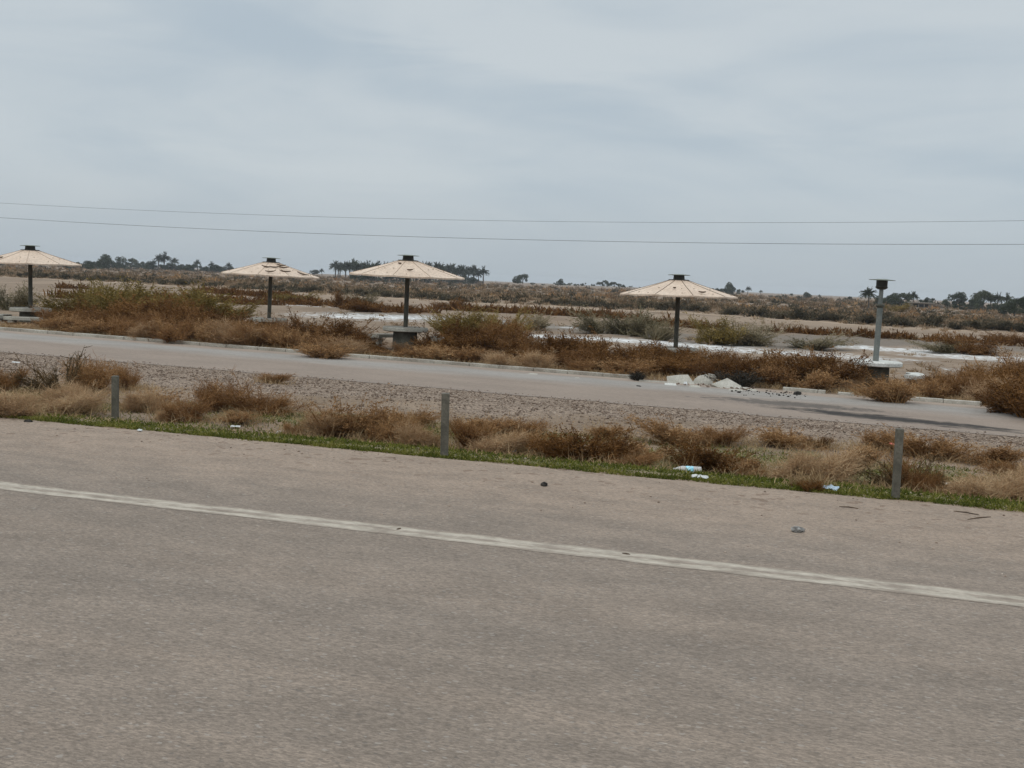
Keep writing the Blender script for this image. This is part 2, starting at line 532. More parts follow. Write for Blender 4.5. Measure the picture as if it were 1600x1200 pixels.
def sheet(name, xv, y0, y1, zf, m, rows=8, lift=.004):
    r = np.linspace(0, 1, rows)
    V = np.stack([np.stack([xv, y0 + (y1 - y0) * k, zf(xv, y0 + (y1 - y0) * k) + lift], -1) for k in r])
    n = len(xv); I = np.arange(rows * n).reshape(rows, n)
    Qd = np.stack([I[:-1, :-1], I[:-1, 1:], I[1:, 1:], I[1:, :-1]], -1).reshape(-1, 4)
    return tag(link(name, make_mesh(name, V, [Qd]), m), kind='structure')


xr = np.concatenate([np.arange(-400, -60, 20.), np.arange(-60, 40, .25), np.arange(40, 400, 20.)])
sheet('road', xr, xr * 0 - 5., 10.12 + .10 * nz(xr, xr * 0, 2.2, 31) + .05 * nz(xr, xr * 0, .7, 32), lambda x, y: x * 0., M['asphalt'], lift=.006)
sheet('edge_line', xr, EDGE_Y - .135 + .022 * nz(xr, xr * 0, .9, 33) + .012 * nz(xr, xr * 0, .35, 37), EDGE_Y + .135 + .022 * nz(xr, xr * 0, .9, 34) + .012 * nz(xr, xr * 0, .35, 38), lambda x, y: x * 0., M['line'], 3, lift=.0078)
sheet('service_road', xr, 23.55 + .16 * nz(xr, xr * 0, 3, 35) + .06 * nz(xr, xr * 0, .8, 36), xr * 0 + 30.0, lambda x, y: zs(x), M['service'], 6, lift=.008)

# kerb: runs of weathered edging, broken off behind the rubble
kb = MB()


def kerb_run(x0, x1, h, wob=.02, mi=0):
    x = x0
    while x < x1 - .2:
        L = min(random.uniform(.9, 1.1), x1 - x)
        zc = float(zs(x + L / 2))
        kb.box((x + L / 2, 30.12 + random.uniform(-wob, wob), zc + h / 2 - .08), (L - .012, .22, h + .16), random.uniform(-.012, .012), .02, mi, 0, random.uniform(-.012, .012) + .01)
        x += L


kerb_run(-120, -5.3, .10)
_k0 = at(1222, 611).x; _k1 = at(1290, 617).x; _k2 = at(1335, 621).x; _k3 = at(1545, 641).x
kerb_run(_k0, _k1, .09, .05, 1); kerb_run(_k1 + .3, _k2, .07, .06, 1); kerb_run(at(1410, 628).x, _k3, .10, .03, 1); kerb_run(_k3 + .6, 60, .06, .05)
tag(kb.build('kerb', [M['kerb'], M['slab']], smooth=True), kind='structure')

# ------------------------------------------------------------------ parasols, tables, benches
PAR = [  # px, depth, y of table top, y of cap top, seam phase, with canopy
    (48, 42.0, 481, 384, 20, 1), (420, 43.4, 497, 403, -2, 1), (633.5, 36.4, 511, 399, 28, 1), (1056, 35.8, 543, 428, 5.7, 1), (1368, 31.9, 564, 436, 0, 0)]
PLAB = ['cream parasol with sound canopy cut by the picture edge, table and benches bare',
        'cream parasol with dark curled slits torn in its canopy, farthest back in the row',
        'cream parasol in front of the palm grove, its table and round-edged bench clear of shrubs',
        'cream parasol with rust-streaked seams, its table sunk in shrubs behind the broken slabs',
        'bare grey parasol pole with cap plate and collar, its canopy gone']
TLAB = ['grey concrete table of the plain parasol, standing clear with pedestal in view',
        'grey concrete table of the torn parasol, only a sliver above the brown shrubs',
        'grey concrete table with thick round top under the parasol before the palm grove',
        'grey concrete table half sunk in shrubs under the streaked parasol behind the slabs',
        'pale concrete round table at the foot of the bare grey pole']
TAB = []
rnd = random.Random(3)


def pole_mesh(h, r):
    b = MB(); b.lathe([(r, -.3), (r, h)], 16); return b


def cone_pt(ang, k, base):         # point on the canopy: k 0 at the neck, 1 at the rim
    r = .27 + (1.92 - .27) * k
    z = 2.97 - .50 * (k ** .93)
    return Vector((r * math.cos(ang), r * math.sin(ang), z))


for i, (px, dp, yt, yc, ph, can) in enumerate(PAR):
    d = ray(px, yt); p = CAMP + d * (dp / d.dot(FWD))
    zt = p.z; g = zt - .75
    loc = Vector((p.x, p.y, g))
    face = math.atan2(-FWD.y, -FWD.x)
    tl = [(.004, -.006), (-.01, .012), (.006, .008), (-.008, -.01), (.004, .006)][i]
    root = tag(empty('parasol', loc), PLAB[i], 'parasol', 'parasols in a row behind the service road')
    grey_pole = not can
    pm = M['pole_grey'] if grey_pole else M['pole_dark']
    root.rotation_euler = (tl[0], tl[1], 0)
    s = 1.0 if can else (128 / 112 * 31.9 / 36.4)
    if can:
        pole_mesh(3.0, .076).build('pole', pm, root, True)
        cm = MB(); n = 10
        base = face + math.radians(ph)
        KS = [0, .25, .5, .75, 1.0]; SUB = 4
        for w in range(n):
            a0 = base + 2 * PI * w / n
            grid = []
            for k in KS:
                row = []
                p0, p1 = cone_pt(a0, k, 0), cone_pt(a0 + 2 * PI / n, k, 0)
                for q in range(SUB + 1):
                    tq = q / SUB
                    row.append(p0.lerp(p1, tq) - Vector((0, 0, .018 * k * 4 * tq * (1 - tq))))
                grid.append(row)
            # upper and lower skins 12 mm apart, plus a rim lip
            up = [v for row in grid for v in row]
            lo = [v - Vector((0, 0, .02)) for v in up]
            W = SUB + 1
            fa = [(r * W + q, (r + 1) * W + q, (r + 1) * W + q + 1, r * W + q + 1) for r in range(len(KS) - 1) for q in range(SUB)]
            cm.add(up, fa); cm.add(lo, [f[::-1] for f in fa])
            rim = grid[-1]
            V = [v for v in rim] + [v - Vector((0, 0, .05)) for v in rim]
            cm.add(V, [(q, q + W, q + W + 1, q + 1) for q in range(SUB)])
            # bolt heads
            am = a0 + PI / n
            for k in (.55, .86):
                for da in (-.12, .13):
                    if rnd.random() < .6:
                        kk = k + rnd.uniform(-.05, .05)
                        c = cone_pt(am + da + rnd.uniform(-.04, .04), kk, 0); c = Vector((c.x * .985, c.y * .985, c.z - .018 * kk * .7))
                        cm.box(c + Vector((0, 0, .01)), (.027, .027, .018), am, .004, 1)
        cano = cm.build('canopy', [M['canopy'], M['seam']], root)
        for w in range(n):
            a0 = base + 2 * PI * w / n
            sb = MB()
            wd = .0045 if i != 3 else .010
            pts = [cone_pt(a0, k, 0) + Vector((0, 0, .004)) for k in (0, .25, .5, .75, .985)]
            sd = Vector((-math.sin(a0), math.cos(a0), 0))
            V = []
            for q in pts:
                V += [q - sd * wd - Vector((0, 0, .01)), q - sd * wd * .6 + Vector((0, 0, .006)), q + sd * wd * .6 + Vector((0, 0, .006)), q + sd * wd - Vector((0, 0, .01))]
            sb.add(V, [(4 * r + c, 4 * r + c + 1, 4 * r + c + 5, 4 * r + c + 4) for r in range(4) for c in range(3)])
            sb.build('seam', M['seam' if i != 3 else 'rust'], cano)
        MARKS = {1: [(414, 418, .34, .25), (428, 418.5, .42, -.1), (438, 415.5, .36, .1), (441, 418.8, .44, 0), (421, 425.5, .40, -.15), (444, 425, .46, .12), (472, 429, .46, .42)],
                 2: [(624, 412.5, .12, .1), (640, 422.5, .20, -.15)], 3: [(1098, 459, .24, .05), (1055, 451.5, .10, 0)], 0: [(2, 403, .2, -.1)]}
        for (ux, uy, L, tilt) in MARKS[i]:
            dd = ray(ux, uy)
            tt = None
            for st in np.linspace(dp - 2.2, dp + 2, 900):
                q = CAMP + dd * (st / dd.dot(FWD)) - loc
                kk = (math.hypot(q.x, q.y) - .27) / 1.65
                if 0 < kk < 1 and q.z <= 2.97 - .5 * kk ** .93 - .01:
                    tt = q; break
            if tt is None: continue
            fb = MB()
            arc = [tt + RGT * (e * L) + Vector((0, 0, .03 - e * tilt * L * .5 + .035 * min(1, L / .4) * (4 * e * e))) - FWD * .02 for e in np.linspace(-.5, .5, 6)]
            fb.tube(arc, [.012, .022, .026, .026, .022, .012], 5)
            fb.build('torn_edge', M['rust'], cano)
        nb = MB(); nb.lathe([(.34, 2.955), (.34, 2.975), (.19, 2.985), (.175, 3.115)], 20); nb.build('neck', M['dark_metal'], root, True)
        cb = MB(); cb.lathe([(.36, 3.118), (.36, 3.132), (.1, 3.155)], 20); cb.build('cap_plate', M['plate'], root, True)
    else:
        H = (564 - 436) / F * dp + .75
        b = MB(); b.lathe([(.082, -.3), (.082, H - .78)], 16); b.lathe([(.06, H - .78), (.06, H - .28)], 16); b.build('pole', pm, root, True)
        b = MB(); b.lathe([(.10, H - .83), (.125, H - .80), (.125, H - .76), (.10, H - .73)], 16); b.build('collar', M['pole_dark'], root, True)
        b = MB(); b.lathe([(.10, H - .31), (.165, H - .27), (.18, H - .235), (.16, H - .22), (.16, H - .05)], 20); b.build('neck', M['dark_metal'], root, True)
        b = MB(); b.lathe([(.37, H - .045), (.37, H - .03), (.1, H)], 20); b.build('cap_plate', M['plate'], root, True)
    # table
    cmat = M['pale_concrete'] if i == 4 else M['concrete']
    tr = tag(empty('picnic_table', loc), TLAB[i], 'picnic table', 'concrete picnic tables under the parasols')
    b = MB(); R = .76
    b.lathe([(R - .05, .61), (R, .635), (R, .72), (R - .03, .75), (.10, .752)], 40, cap=False)
    b.lathe([(.10, .612), (R - .05, .61)], 40, cap=False)
    b.build('tabletop', cmat, tr, True, 30)
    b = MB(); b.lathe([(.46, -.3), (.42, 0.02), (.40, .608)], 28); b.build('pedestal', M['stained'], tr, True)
    TAB.append((loc, tr))

BN = [(0, 188, 'bench beside the plain parasol\'s table, cut by the picture edge', 0), (0, -78, 'bench in front of the plain parasol\'s table, block leg in view', 0),
      (2, 130, 'bench standing clear beside the table before the palm grove', 0), (2, 8, 'bench nearly buried in shrubs behind the table before the palm grove', 0),
      (3, -12, 'bench end showing through shrubs beside the streaked parasol\'s table', 0), (4, -22, 'pale curved bench beside the bare pole\'s table', 1)]
for (ti, ang, lab, pale) in BN:
    loc = TAB[ti][0]
    a = math.radians(ang)
    dv = RGT * math.cos(a) + FWD * math.sin(a)
    aw = math.atan2(dv.y, dv.x)
    br = tag(empty('bench', loc + dv * 1.2, aw), ('grey concrete ' if not pale else '') + lab, 'bench', 'concrete benches round the picnic tables')
    b = MB(); V = []; N = 12; sp = math.radians(62)
    off = -1.2
    for k in range(N + 1):
        t = -sp / 2 + sp * k / N
        for (r, z) in ((.98, .33), (.98, .43), (1.0, .45), (1.36, .45), (1.38, .43), (1.38, .33)):
            V.append((off + r * math.cos(t), r * math.sin(t), z))
    fa = [(k * 6 + c, k * 6 + (c + 1) % 6, (k + 1) * 6 + (c + 1) % 6, (k + 1) * 6 + c) for k in range(N) for c in range(6)]
    fa += [tuple(range(6)), tuple(N * 6 + c for c in range(5, -1, -1))]
    b.add(V, fa)
    b.build('seat', M['pale_concrete'] if pale else M['concrete'], br)
    for sgn in (-1, 1):
        t = sgn * sp * .33
        b = MB(); b.box((off + 1.18 * math.cos(t), 1.18 * math.sin(t), .02), (.30, .20, .618), t, .015)
        b.build('leg', M['concrete'], br)

# ------------------------------------------------------------------ guide posts
for px, py, h, lab in [(180, 656, .64, 'grey square roadside post in front of the dark thorny bush'), (694, 713, .645, 'grey square roadside post standing among straw bushes at the middle of the verge'),
                       (1399, 779, .635, 'thin grey roadside post in front of a dark bush with a red wrapper')]:
    p = at(px, py)
    b = MB(); b.box((0, 0, h / 2 - .1), (.088 if px < 400 else .082 if px < 1000 else .060,) * 2 + (h + .2,), .35, .008)
    o = b.build('guide_post', M['post']); o.location = p; o.rotation_euler = (random.uniform(-.01, .01), -.012, 0)
    tag(o, lab, 'roadside post', 'grey posts along the road edge')

# ------------------------------------------------------------------ broken concrete
def slab(px, py, outline, th, tilt, lab, m='slab', name='concrete_fragment', lift=0., cat='concrete slab', group='broken concrete slabs at the kerb'):
    p = at(px, py)
    b = MB(); n = len(outline)
    outline = [(x * 1.25, z * 1.25) for x, z in outline]
    V = [(x, 0, z) for x, z in outline] + [(x + random.uniform(-.01, .01), th, z + random.uniform(-.01, .01)) for x, z in outline]
    b.add(V, [tuple(range(n)), tuple(range(2 * n - 1, n - 1, -1))] + [(k + n, (k + 1) % n + n, (k + 1) % n, k) for k in range(n)])
    o = b.build(name, M[m]); o.location = p + Vector((0, 0, lift)); o.rotation_euler = (tilt, 0, math.atan2(RGT.y, RGT.x))
    md = o.modifiers.new('edge', 'BEVEL'); md.width = .004; md.segments = 1
    return tag(o, lab, cat, group, 'thing')


slab(1065, 600, [(-.30, 0), (.30, .02), (.16, .29), (-.02, .28), (-.31, .22)], .055, -.75, 'largest broken concrete slab, wide and tilted up against the kerb end', lift=-.02)
slab(1099, 601, [(-.25, .05), (-.02, 0), (.22, .03), (.21, .12), (.08, .30), (-.10, .24), (-.18, .16)], .055, -.65, 'peaked broken slab with dark stain between the wide slab and flat slab', lift=-.02)
slab(1114, 597, [(-.12, 0), (.13, .04), (.04, .20), (-.10, .22)], .12, -.4, 'small broken chunk leaning behind the peaked slab', lift=-.02)
slab(1136, 607, [(-.32, .16), (-.10, 0), (.27, .02), (.33, .14), (.06, .40)], .09, -1.0, 'flat broken slab lying low beside the burnt patch', lift=-.02)
slab(1160, 608, [(-.22, 0), (.24, .0), (.2, .12), (-.2, .16)], .10, -1.25, 'thin pale slab end beyond the flat slab', lift=-.01)
slab(1048, 602.5, [(-.13, 0), (.13, 0), (.12, .10), (-.12, .11)], .14, -1.1, 'pale stone block before the wide broken slab', 'pale_concrete', 'stone_block', cat='stone', group='pale stones by the broken slabs')
slab(1071, 602, [(-.045, 0), (.05, 0), (.03, .09), (-.03, .085)], .07, -.5, 'small white stone at the foot of the wide slab', 'white', 'white_stone', cat='stone', group='pale stones by the broken slabs')
slab(1028, 598, [(-.42, 0), (.30, 0.02), (.34, .07), (-.40, .10)], .16, -1.1, 'long low kerb fragment leading to the wide broken slab', 'kerb', 'kerb_fragment')
slab(832, 585.5, [(-.13, 0), (.10, .01), (.12, .07), (-.06, .09)], .05, -1.2, 'flat pale stone lying on the service road below the kerb', 'slab', 'flat_stone', cat='stone', group='pale stones by the broken slabs')
slab(902, 591.5, [(-.07, 0), (.06, .01), (.04, .06), (-.05, .05)], .04, -1.2, 'small pale chip on the service road nearer the rubble', 'slab', 'stone_chip', cat='stone', group='pale stones by the broken slabs')


for (sx_, sy_, ol, tl_, lb_) in [(1087, 606, [(-.14, 0), (.12, .02), (.08, .10), (-.10, .12)], -1.1, 'thin broken shard lying flat before the gap between the wide and peaked slabs'),
                                 (1122, 605, [(-.10, 0), (.11, .0), (.02, .13)], -.9, 'triangular broken shard between the peaked slab and the flat slab'),
                                 (1150, 611, [(-.16, .02), (.14, 0), (.16, .08), (-.12, .10)], -1.2, 'flat broken shard nearest the road below the flat slab'),
                                 (1176, 611, [(-.12, 0), (.12, .02), (.07, .09), (-.09, .08)], -1.15, 'last small broken shard of the rubble, beside the burnt patch')]:
    slab(sx_, sy_, ol, .06, tl_, lb_)


def rock_mesh(seed, sx, sy, sz, sub=2):
    import bmesh
    bm = bmesh.new(); bmesh.ops.create_icosphere(bm, subdivisions=sub, radius=.5)
    r = np.random.RandomState(seed)
    for v in bm.verts:
        k = 1 + .42 * float(nz(v.co.x * 3, v.co.y * 3 + v.co.z * 5, 2.4, seed))
        v.co = Vector((v.co.x * sx * k, v.co.y * sy * k, v.co.z * sz * k))
    me = bpy.data.meshes.new('rock'); bm.to_mesh(me); bm.free()
    return me


def lump(name, px, py, dims, m, lab, cat, seed=1, group=None):
    p = at(px, py)
    o = link(name, rock_mesh(seed, *dims), M[m]); o.location = p + Vector((0, 0, dims[2] * .32)); o.rotation_euler.z = seed * 1.3
    return tag(o, lab, cat, group)


lump('road_stone', 1246, 832, (.11, .08, .06), 'stone', 'grey stone lying alone on the asphalt shoulder', 'stone', 3)
lump('asphalt_crumb', 850, 760, (.085, .06, .045), 'char', 'small dark crumb on the road edge below the grass', 'crumb', 4)
lump('asphalt_crumb', 44, 660, (.09, .06, .04), 'char', 'dark crumb on the road edge before the thorny bush side', 'crumb', 5)
lump('asphalt_crumb', 623, 828, (.06, .03, .018), 'rust', 'tiny brown crumb touching the white edge line', 'crumb', 6)
lump('asphalt_crumb', 978, 867, (.07, .035, .016), 'rust', 'flat brown crumb on shoulder close to the white line', 'crumb', 7)
lump('burnt_lump', 1246, 617, (.26, .18, .12), 'char', 'round charred lump in front of the broken kerb', 'burnt lump', 8)
lump('burnt_lump', 998, 604, (.2, .10, .04), 'char', 'flat charred scrap on the service road before the slabs', 'burnt lump', 9)

# litter
def scrap(px, py, L, W, m, lab, seed, cat='litter', name='plastic_scrap'):
    p = at(px, py); p.z = float(gfull(p.x, p.y))
    r = random.Random(seed); nu, nv = 7, 4; b = MB(); V = []
    for i in range(nu):
        for j in range(nv):
            V.append(((i / (nu - 1) - .5) * L * (1 - .3 * abs(j / (nv - 1) - .5)), (j / (nv - 1) - .5) * W, .02 + r.random() * .25 * W))
    top = list(V); bot = [(x, y, z - .006) for x, y, z in V]
    fa = [(i * nv + j, (i + 1) * nv + j, (i + 1) * nv + j + 1, i * nv + j + 1) for i in range(nu - 1) for j in range(nv - 1)]
    b.add(top, fa); b.add(bot, [f[::-1] for f in fa])
    o = b.build(name, M[m]); o.location = p; o.rotation_euler = (0.25, 0, r.uniform(-.5, .6))
    return tag(o, lab, cat, 'litter on the verge')


scrap(1094, 748, .17, .06, 'white', 'white plastic strip lying in grass just below the bottle', 1)
scrap(1297, 766, .17, .09, 'blue_white', 'pale blue plastic scrap at the grass edge before the big straw bush', 2)
scrap(368, 670, .15, .05, 'white', 'white upright sliver of litter between the brown bushes', 3)
scrap(441, 676, .18, .09, 'white', 'crumpled white scrap beside the big straw bush near the grass', 4)
scrap(219, 675, .06, .04, 'white', 'tiny white scrap on the grass strip near the thorny-bush post', 5)
scrap(283, 660, .11, .04, 'white', 'thin white scrap under the dark brown tuft', 6)
scrap(801, 711, .09, .08, 'white', 'small white lump of litter below the dark rust bush', 7)
scrap(1026, 680, .12, .12, 'white', 'white paper scrap in the dry grass before the gravel', 8)
scrap(1479, 757, .10, .05, 'white', 'white scrap beside the small dark tuft by the thin post', 9)
scrap(25, 567, .22, .07, 'white', 'white rag on the gravel bank near the picture edge', 11)
o = scrap(1392, 716, .09, .05, 'red', 'red wrapper caught in the dark bush by the thin post', 12, name='red_wrapper'); o.location.z += .18

p = at(1075, 742)
bt = tag(empty('plastic_bottle', p + Vector((0, 0, .055)), 0), 'dusty clear plastic bottle with blue label lying in front of the dark bush', 'bottle')
bt.rotation_euler = (PI / 2, 0, math.radians(100))
b = MB(); b.lathe([(.03, -.155), (.044, -.15), (.046, -.05), (.044, .04), (.046, .08), (.03, .13), (.015, .155)], 16); b.build('body', M['bottle'], bt, True)
b = MB(); b.lathe([(.0475, -.055), (.0475, .035)], 16, cap=False); b.build('label_band', M['label_blue'], bt, True)
b = MB(); b.lathe([(.017, .156), (.017, .178)], 12); b.build('cap', M['white'], bt, True)
bt.rotation_euler = (0, 0, 0)
bt.matrix_world = Matrix.Translation(p + Vector((0, 0, .06))) @ Matrix.Rotation(math.atan2(RGT.y, RGT.x), 4, 'Z') @ Matrix.Rotation(-PI / 2, 4, 'Y')

for (a, bb, lab) in [((1311, 793), (1341, 796), 'thin twig on the shoulder below the pale blue scrap'), ((1490, 800), (1530, 806), 'long bent twig at the grass edge beyond the thin post'), ((1512, 813), (1548, 809), 'thin dark twig on the asphalt near the picture edge')]:
    p0, p1 = at(*a), at(*bb); b = MB()
    b.tube([p0 + Vector((0, 0, .008)), p0.lerp(p1, .5) + Vector((0, 0, .014)), p1 + Vector((0, 0, .008))], [.003, .005, .003], 5)
    tag(b.build('twig', M['rust']), lab, 'twig', 'twigs on the shoulder')

# pale stake in the plain
p = at(338, 492); b = MB(); b.box((0, 0, .35), (.06, .06, .9), .3, .006); o = b.build('marker_stake', M['pale_concrete']); o.location = p
tag(o, 'short pale marker stake among olive shrubs before the torn parasol', 'stake')

# ------------------------------------------------------------------ plants
def unit(v): return v / (np.linalg.norm(v, axis=-1, keepdims=True) + 1e-9)


def ribbons(P, w, tint, r):        # P: list of k arrays (n,3) along each strand; w: list of k widths
    n = len(P[0]); k = len(P)
    d = unit(P[-1] - P[0]); rv = unit(r.randn(n, 3)); s = unit(np.cross(d, rv))
    V = []
    for j in range(k):
        ww = (w[j] if np.ndim(w[j]) else np.full(n, w[j]))[:, None]
        V += [P[j] - s * ww, P[j] + s * ww]
    V = np.stack(V, 1).reshape(-1, 3)
    o = np.arange(n)[:, None] * 2 * k
    Fq = np.concatenate([o + np.array([[2 * j, 2 * j + 1, 2 * j + 3, 2 * j + 2]]) for j in range(k - 1)])
    return V, Fq, np.repeat(tint, 2 * k)


def leafquads(Cc, size, tint, r, flat=0.):
    n = len(Cc)
    a = unit(r.randn(n, 3)); b_ = unit(np.cross(a, r.randn(n, 3)))
    sz = (size * (.6 + .8 * r.rand(n)))[:, None]
    V = np.stack([Cc - a * sz, Cc - b_ * sz * .5, Cc + a * sz, Cc + b_ * sz * .5], 1).reshape(-1, 3)
    o = np.arange(n)[:, None] * 4
    return V, o + np.array([[0, 1, 2, 3]]), np.repeat(tint, 4)


def merge(parts):
    V, Fq, T, o = [], [], [], 0
    for v, f, t in parts:
        V.append(v); Fq.append(f + o); T.append(t); o += len(v)
    return np.concatenate(V), np.concatenate(Fq), np.concatenate(T)


def bush_arrays(seed, stems=110, twigs=11, leaf=0, w=.006, up=.55, spread=.5, rag=.35, lsize=.03, lobes=5, sub=.22):
    """A unit plant: about 1 wide and 1 high, stems fanning from the root into uneven lobes."""
    r = np.random.RandomState(seed)
    lob = np.stack([r.uniform(-.36, .36, lobes) * spread * 2, r.uniform(-.36, .36, lobes) * spread * 2, r.uniform(.18, .80, lobes)], -1)
    lr = r.uniform(.10, .32, lobes)
    li = r.randint(0, lobes, stems)
    tip = lob[li] + unit(r.randn(stems, 3)) * (lr[li] * (.35 + .75 * r.rand(stems) ** .6))[:, None] * np.array([1.15, 1.15, 1.])
    shoot = r.rand(stems) < .12 + rag * .3
    tip[shoot] *= 1 + .42 * r.rand(shoot.sum(), 1)
    tip[:, 2] = np.clip(np.abs(tip[:, 2]), .05, 1.15)
    base = np.stack([tip[:, 0] * .25 + r.randn(stems) * .05, tip[:, 1] * .25 + r.randn(stems) * .05, np.zeros(stems) - .03], -1)
    mid = base * .45 + tip * .55; mid[:, 2] += .08 * up * r.rand(stems); mid += r.randn(stems, 3) * .03
    lt = (.5 + .20 * r.randn(lobes))[li]
    t = np.clip(lt + .16 * r.randn(stems), 0, 1)
    parts = [ribbons([base, mid, tip], [w * 1.4, w, w * .45], t, r)]
    # twigs
    n = stems * twigs; si = np.repeat(np.arange(stems), twigs); k = r.uniform(.25, 1., n)[:, None]
    st = np.where(k < .55, base[si] + (mid[si] - base[si]) * k / .55, mid[si] + (tip[si] - mid[si]) * (k - .55) / .45)
    dr = unit(unit(tip[si] - base[si]) * .9 + r.randn(n, 3) * .75 + np.array([0, 0, .30 * up]))
    L = (sub * (.35 + .8 * r.rand(n)))[:, None]
    en = st + dr * L; md = st + dr * L * .5 + r.randn(n, 3) * .012
    en[:, 2] = np.maximum(en[:, 2], .01)
    tt = np.clip(t[si] + .18 * r.randn(n), 0, 1)
    parts.append(ribbons([st, md, en], [w * .75, w * .55, w * .3], tt, r))
    if leaf:
        m = int(leaf); q = r.randint(0, n, m); kk = r.rand(m)[:, None]
        cc = st[q] + (en[q] - st[q]) * (.3 + .8 * kk) + r.randn(m, 3) * .018
        cc[:, 2] = np.maximum(cc[:, 2], .015)
        parts.append(leafquads(cc, lsize, np.clip(tt[q] + .12 * r.randn(m), 0, 1), r))
    return merge(parts)


def proto(name, m, **kw):
    V, Fq, T = bush_arrays(**kw)
    me = make_mesh(name, V, [Fq], T); me.materials.append(M[m])
    return me


PRO = {
    'straw': [proto('straw_bush', 'straw', seed=10 + i, stems=210, twigs=24, leaf=1500, w=.0045, sub=.27, lsize=.012, lobes=10, spread=.6) for i in range(5)],
    'brown': [proto('brown_bush', 'brown', seed=20 + i, stems=180, twigs=18, leaf=2200, w=.005, sub=.25, lsize=.015, lobes=9, rag=.7, spread=.6) for i in range(5)],
    'thorn': [proto('thorn_bush', 'thorn', seed=30 + i, stems=60, twigs=9, leaf=350, w=.010, sub=.20, lsize=.018, lobes=6, rag=1.6, spread=.6) for i in range(2)],
    'rusty': [proto('rust_shrub', 'rusty', seed=40 + i, stems=190, twigs=12, leaf=7000, w=.007, sub=.18, lsize=.020, lobes=11, rag=1.2, spread=.72) for i in range(6)],
    'tan': [proto('tan_shrub', 'tan', seed=50 + i, stems=160, twigs=12, leaf=4200, w=.007, sub=.20, lsize=.022, lobes=9, spread=.6) for i in range(5)],
    'olive': [proto('olive_shrub', 'olive', seed=60 + i, stems=170, twigs=11, leaf=4800, w=.007, sub=.20, lsize=.020, lobes=10, rag=1., spread=.7) for i in range(3)],
    'greyg': [proto('grey_shrub', 'greyg', seed=70 + i, stems=140, twigs=10, leaf=2600, w=.007, sub=.20, lsize=.022, lobes=9, rag=.8, spread=.7) for i in range(2)],
    'dark': [proto('bank_shrub', 'darkscrub', seed=80 + i, stems=90, twigs=8, leaf=2000, w=.008, sub=.20, lsize=.03, lobes=6, spread=.6) for i in range(3)],
}
PRO['burnt'] = [proto('burnt_bush', 'burnt', seed=90, stems=120, twigs=10, leaf=2200, w=.008, sub=.2, lsize=.026, lobes=8, spread=.7)]
NAMES = {'burnt': 'burnt_bush', 'straw': 'straw_bush', 'brown': 'brown_bush', 'thorn': 'thorn_bush', 'rusty': 'rust_shrub', 'tan': 'tan_shrub', 'olive': 'olive_shrub', 'greyg': 'grey_shrub', 'dark': 'bank_shrub'}
rb = random.Random(11)


def bush(kind, p, w, h, label, group, cat='bush'):
    me = rb.choice(PRO[kind])
    o = bpy.data.objects.new(NAMES[kind], me); C.objects.link(o)
    o.location = p; o.rotation_euler = (rb.uniform(-.13, .13), rb.uniform(-.13, .13), rb.uniform(0, 6.28)); k = rb.uniform(.85, 1.18); o.scale = (w * k, w / k, h)
    return tag(o, label, cat, group)


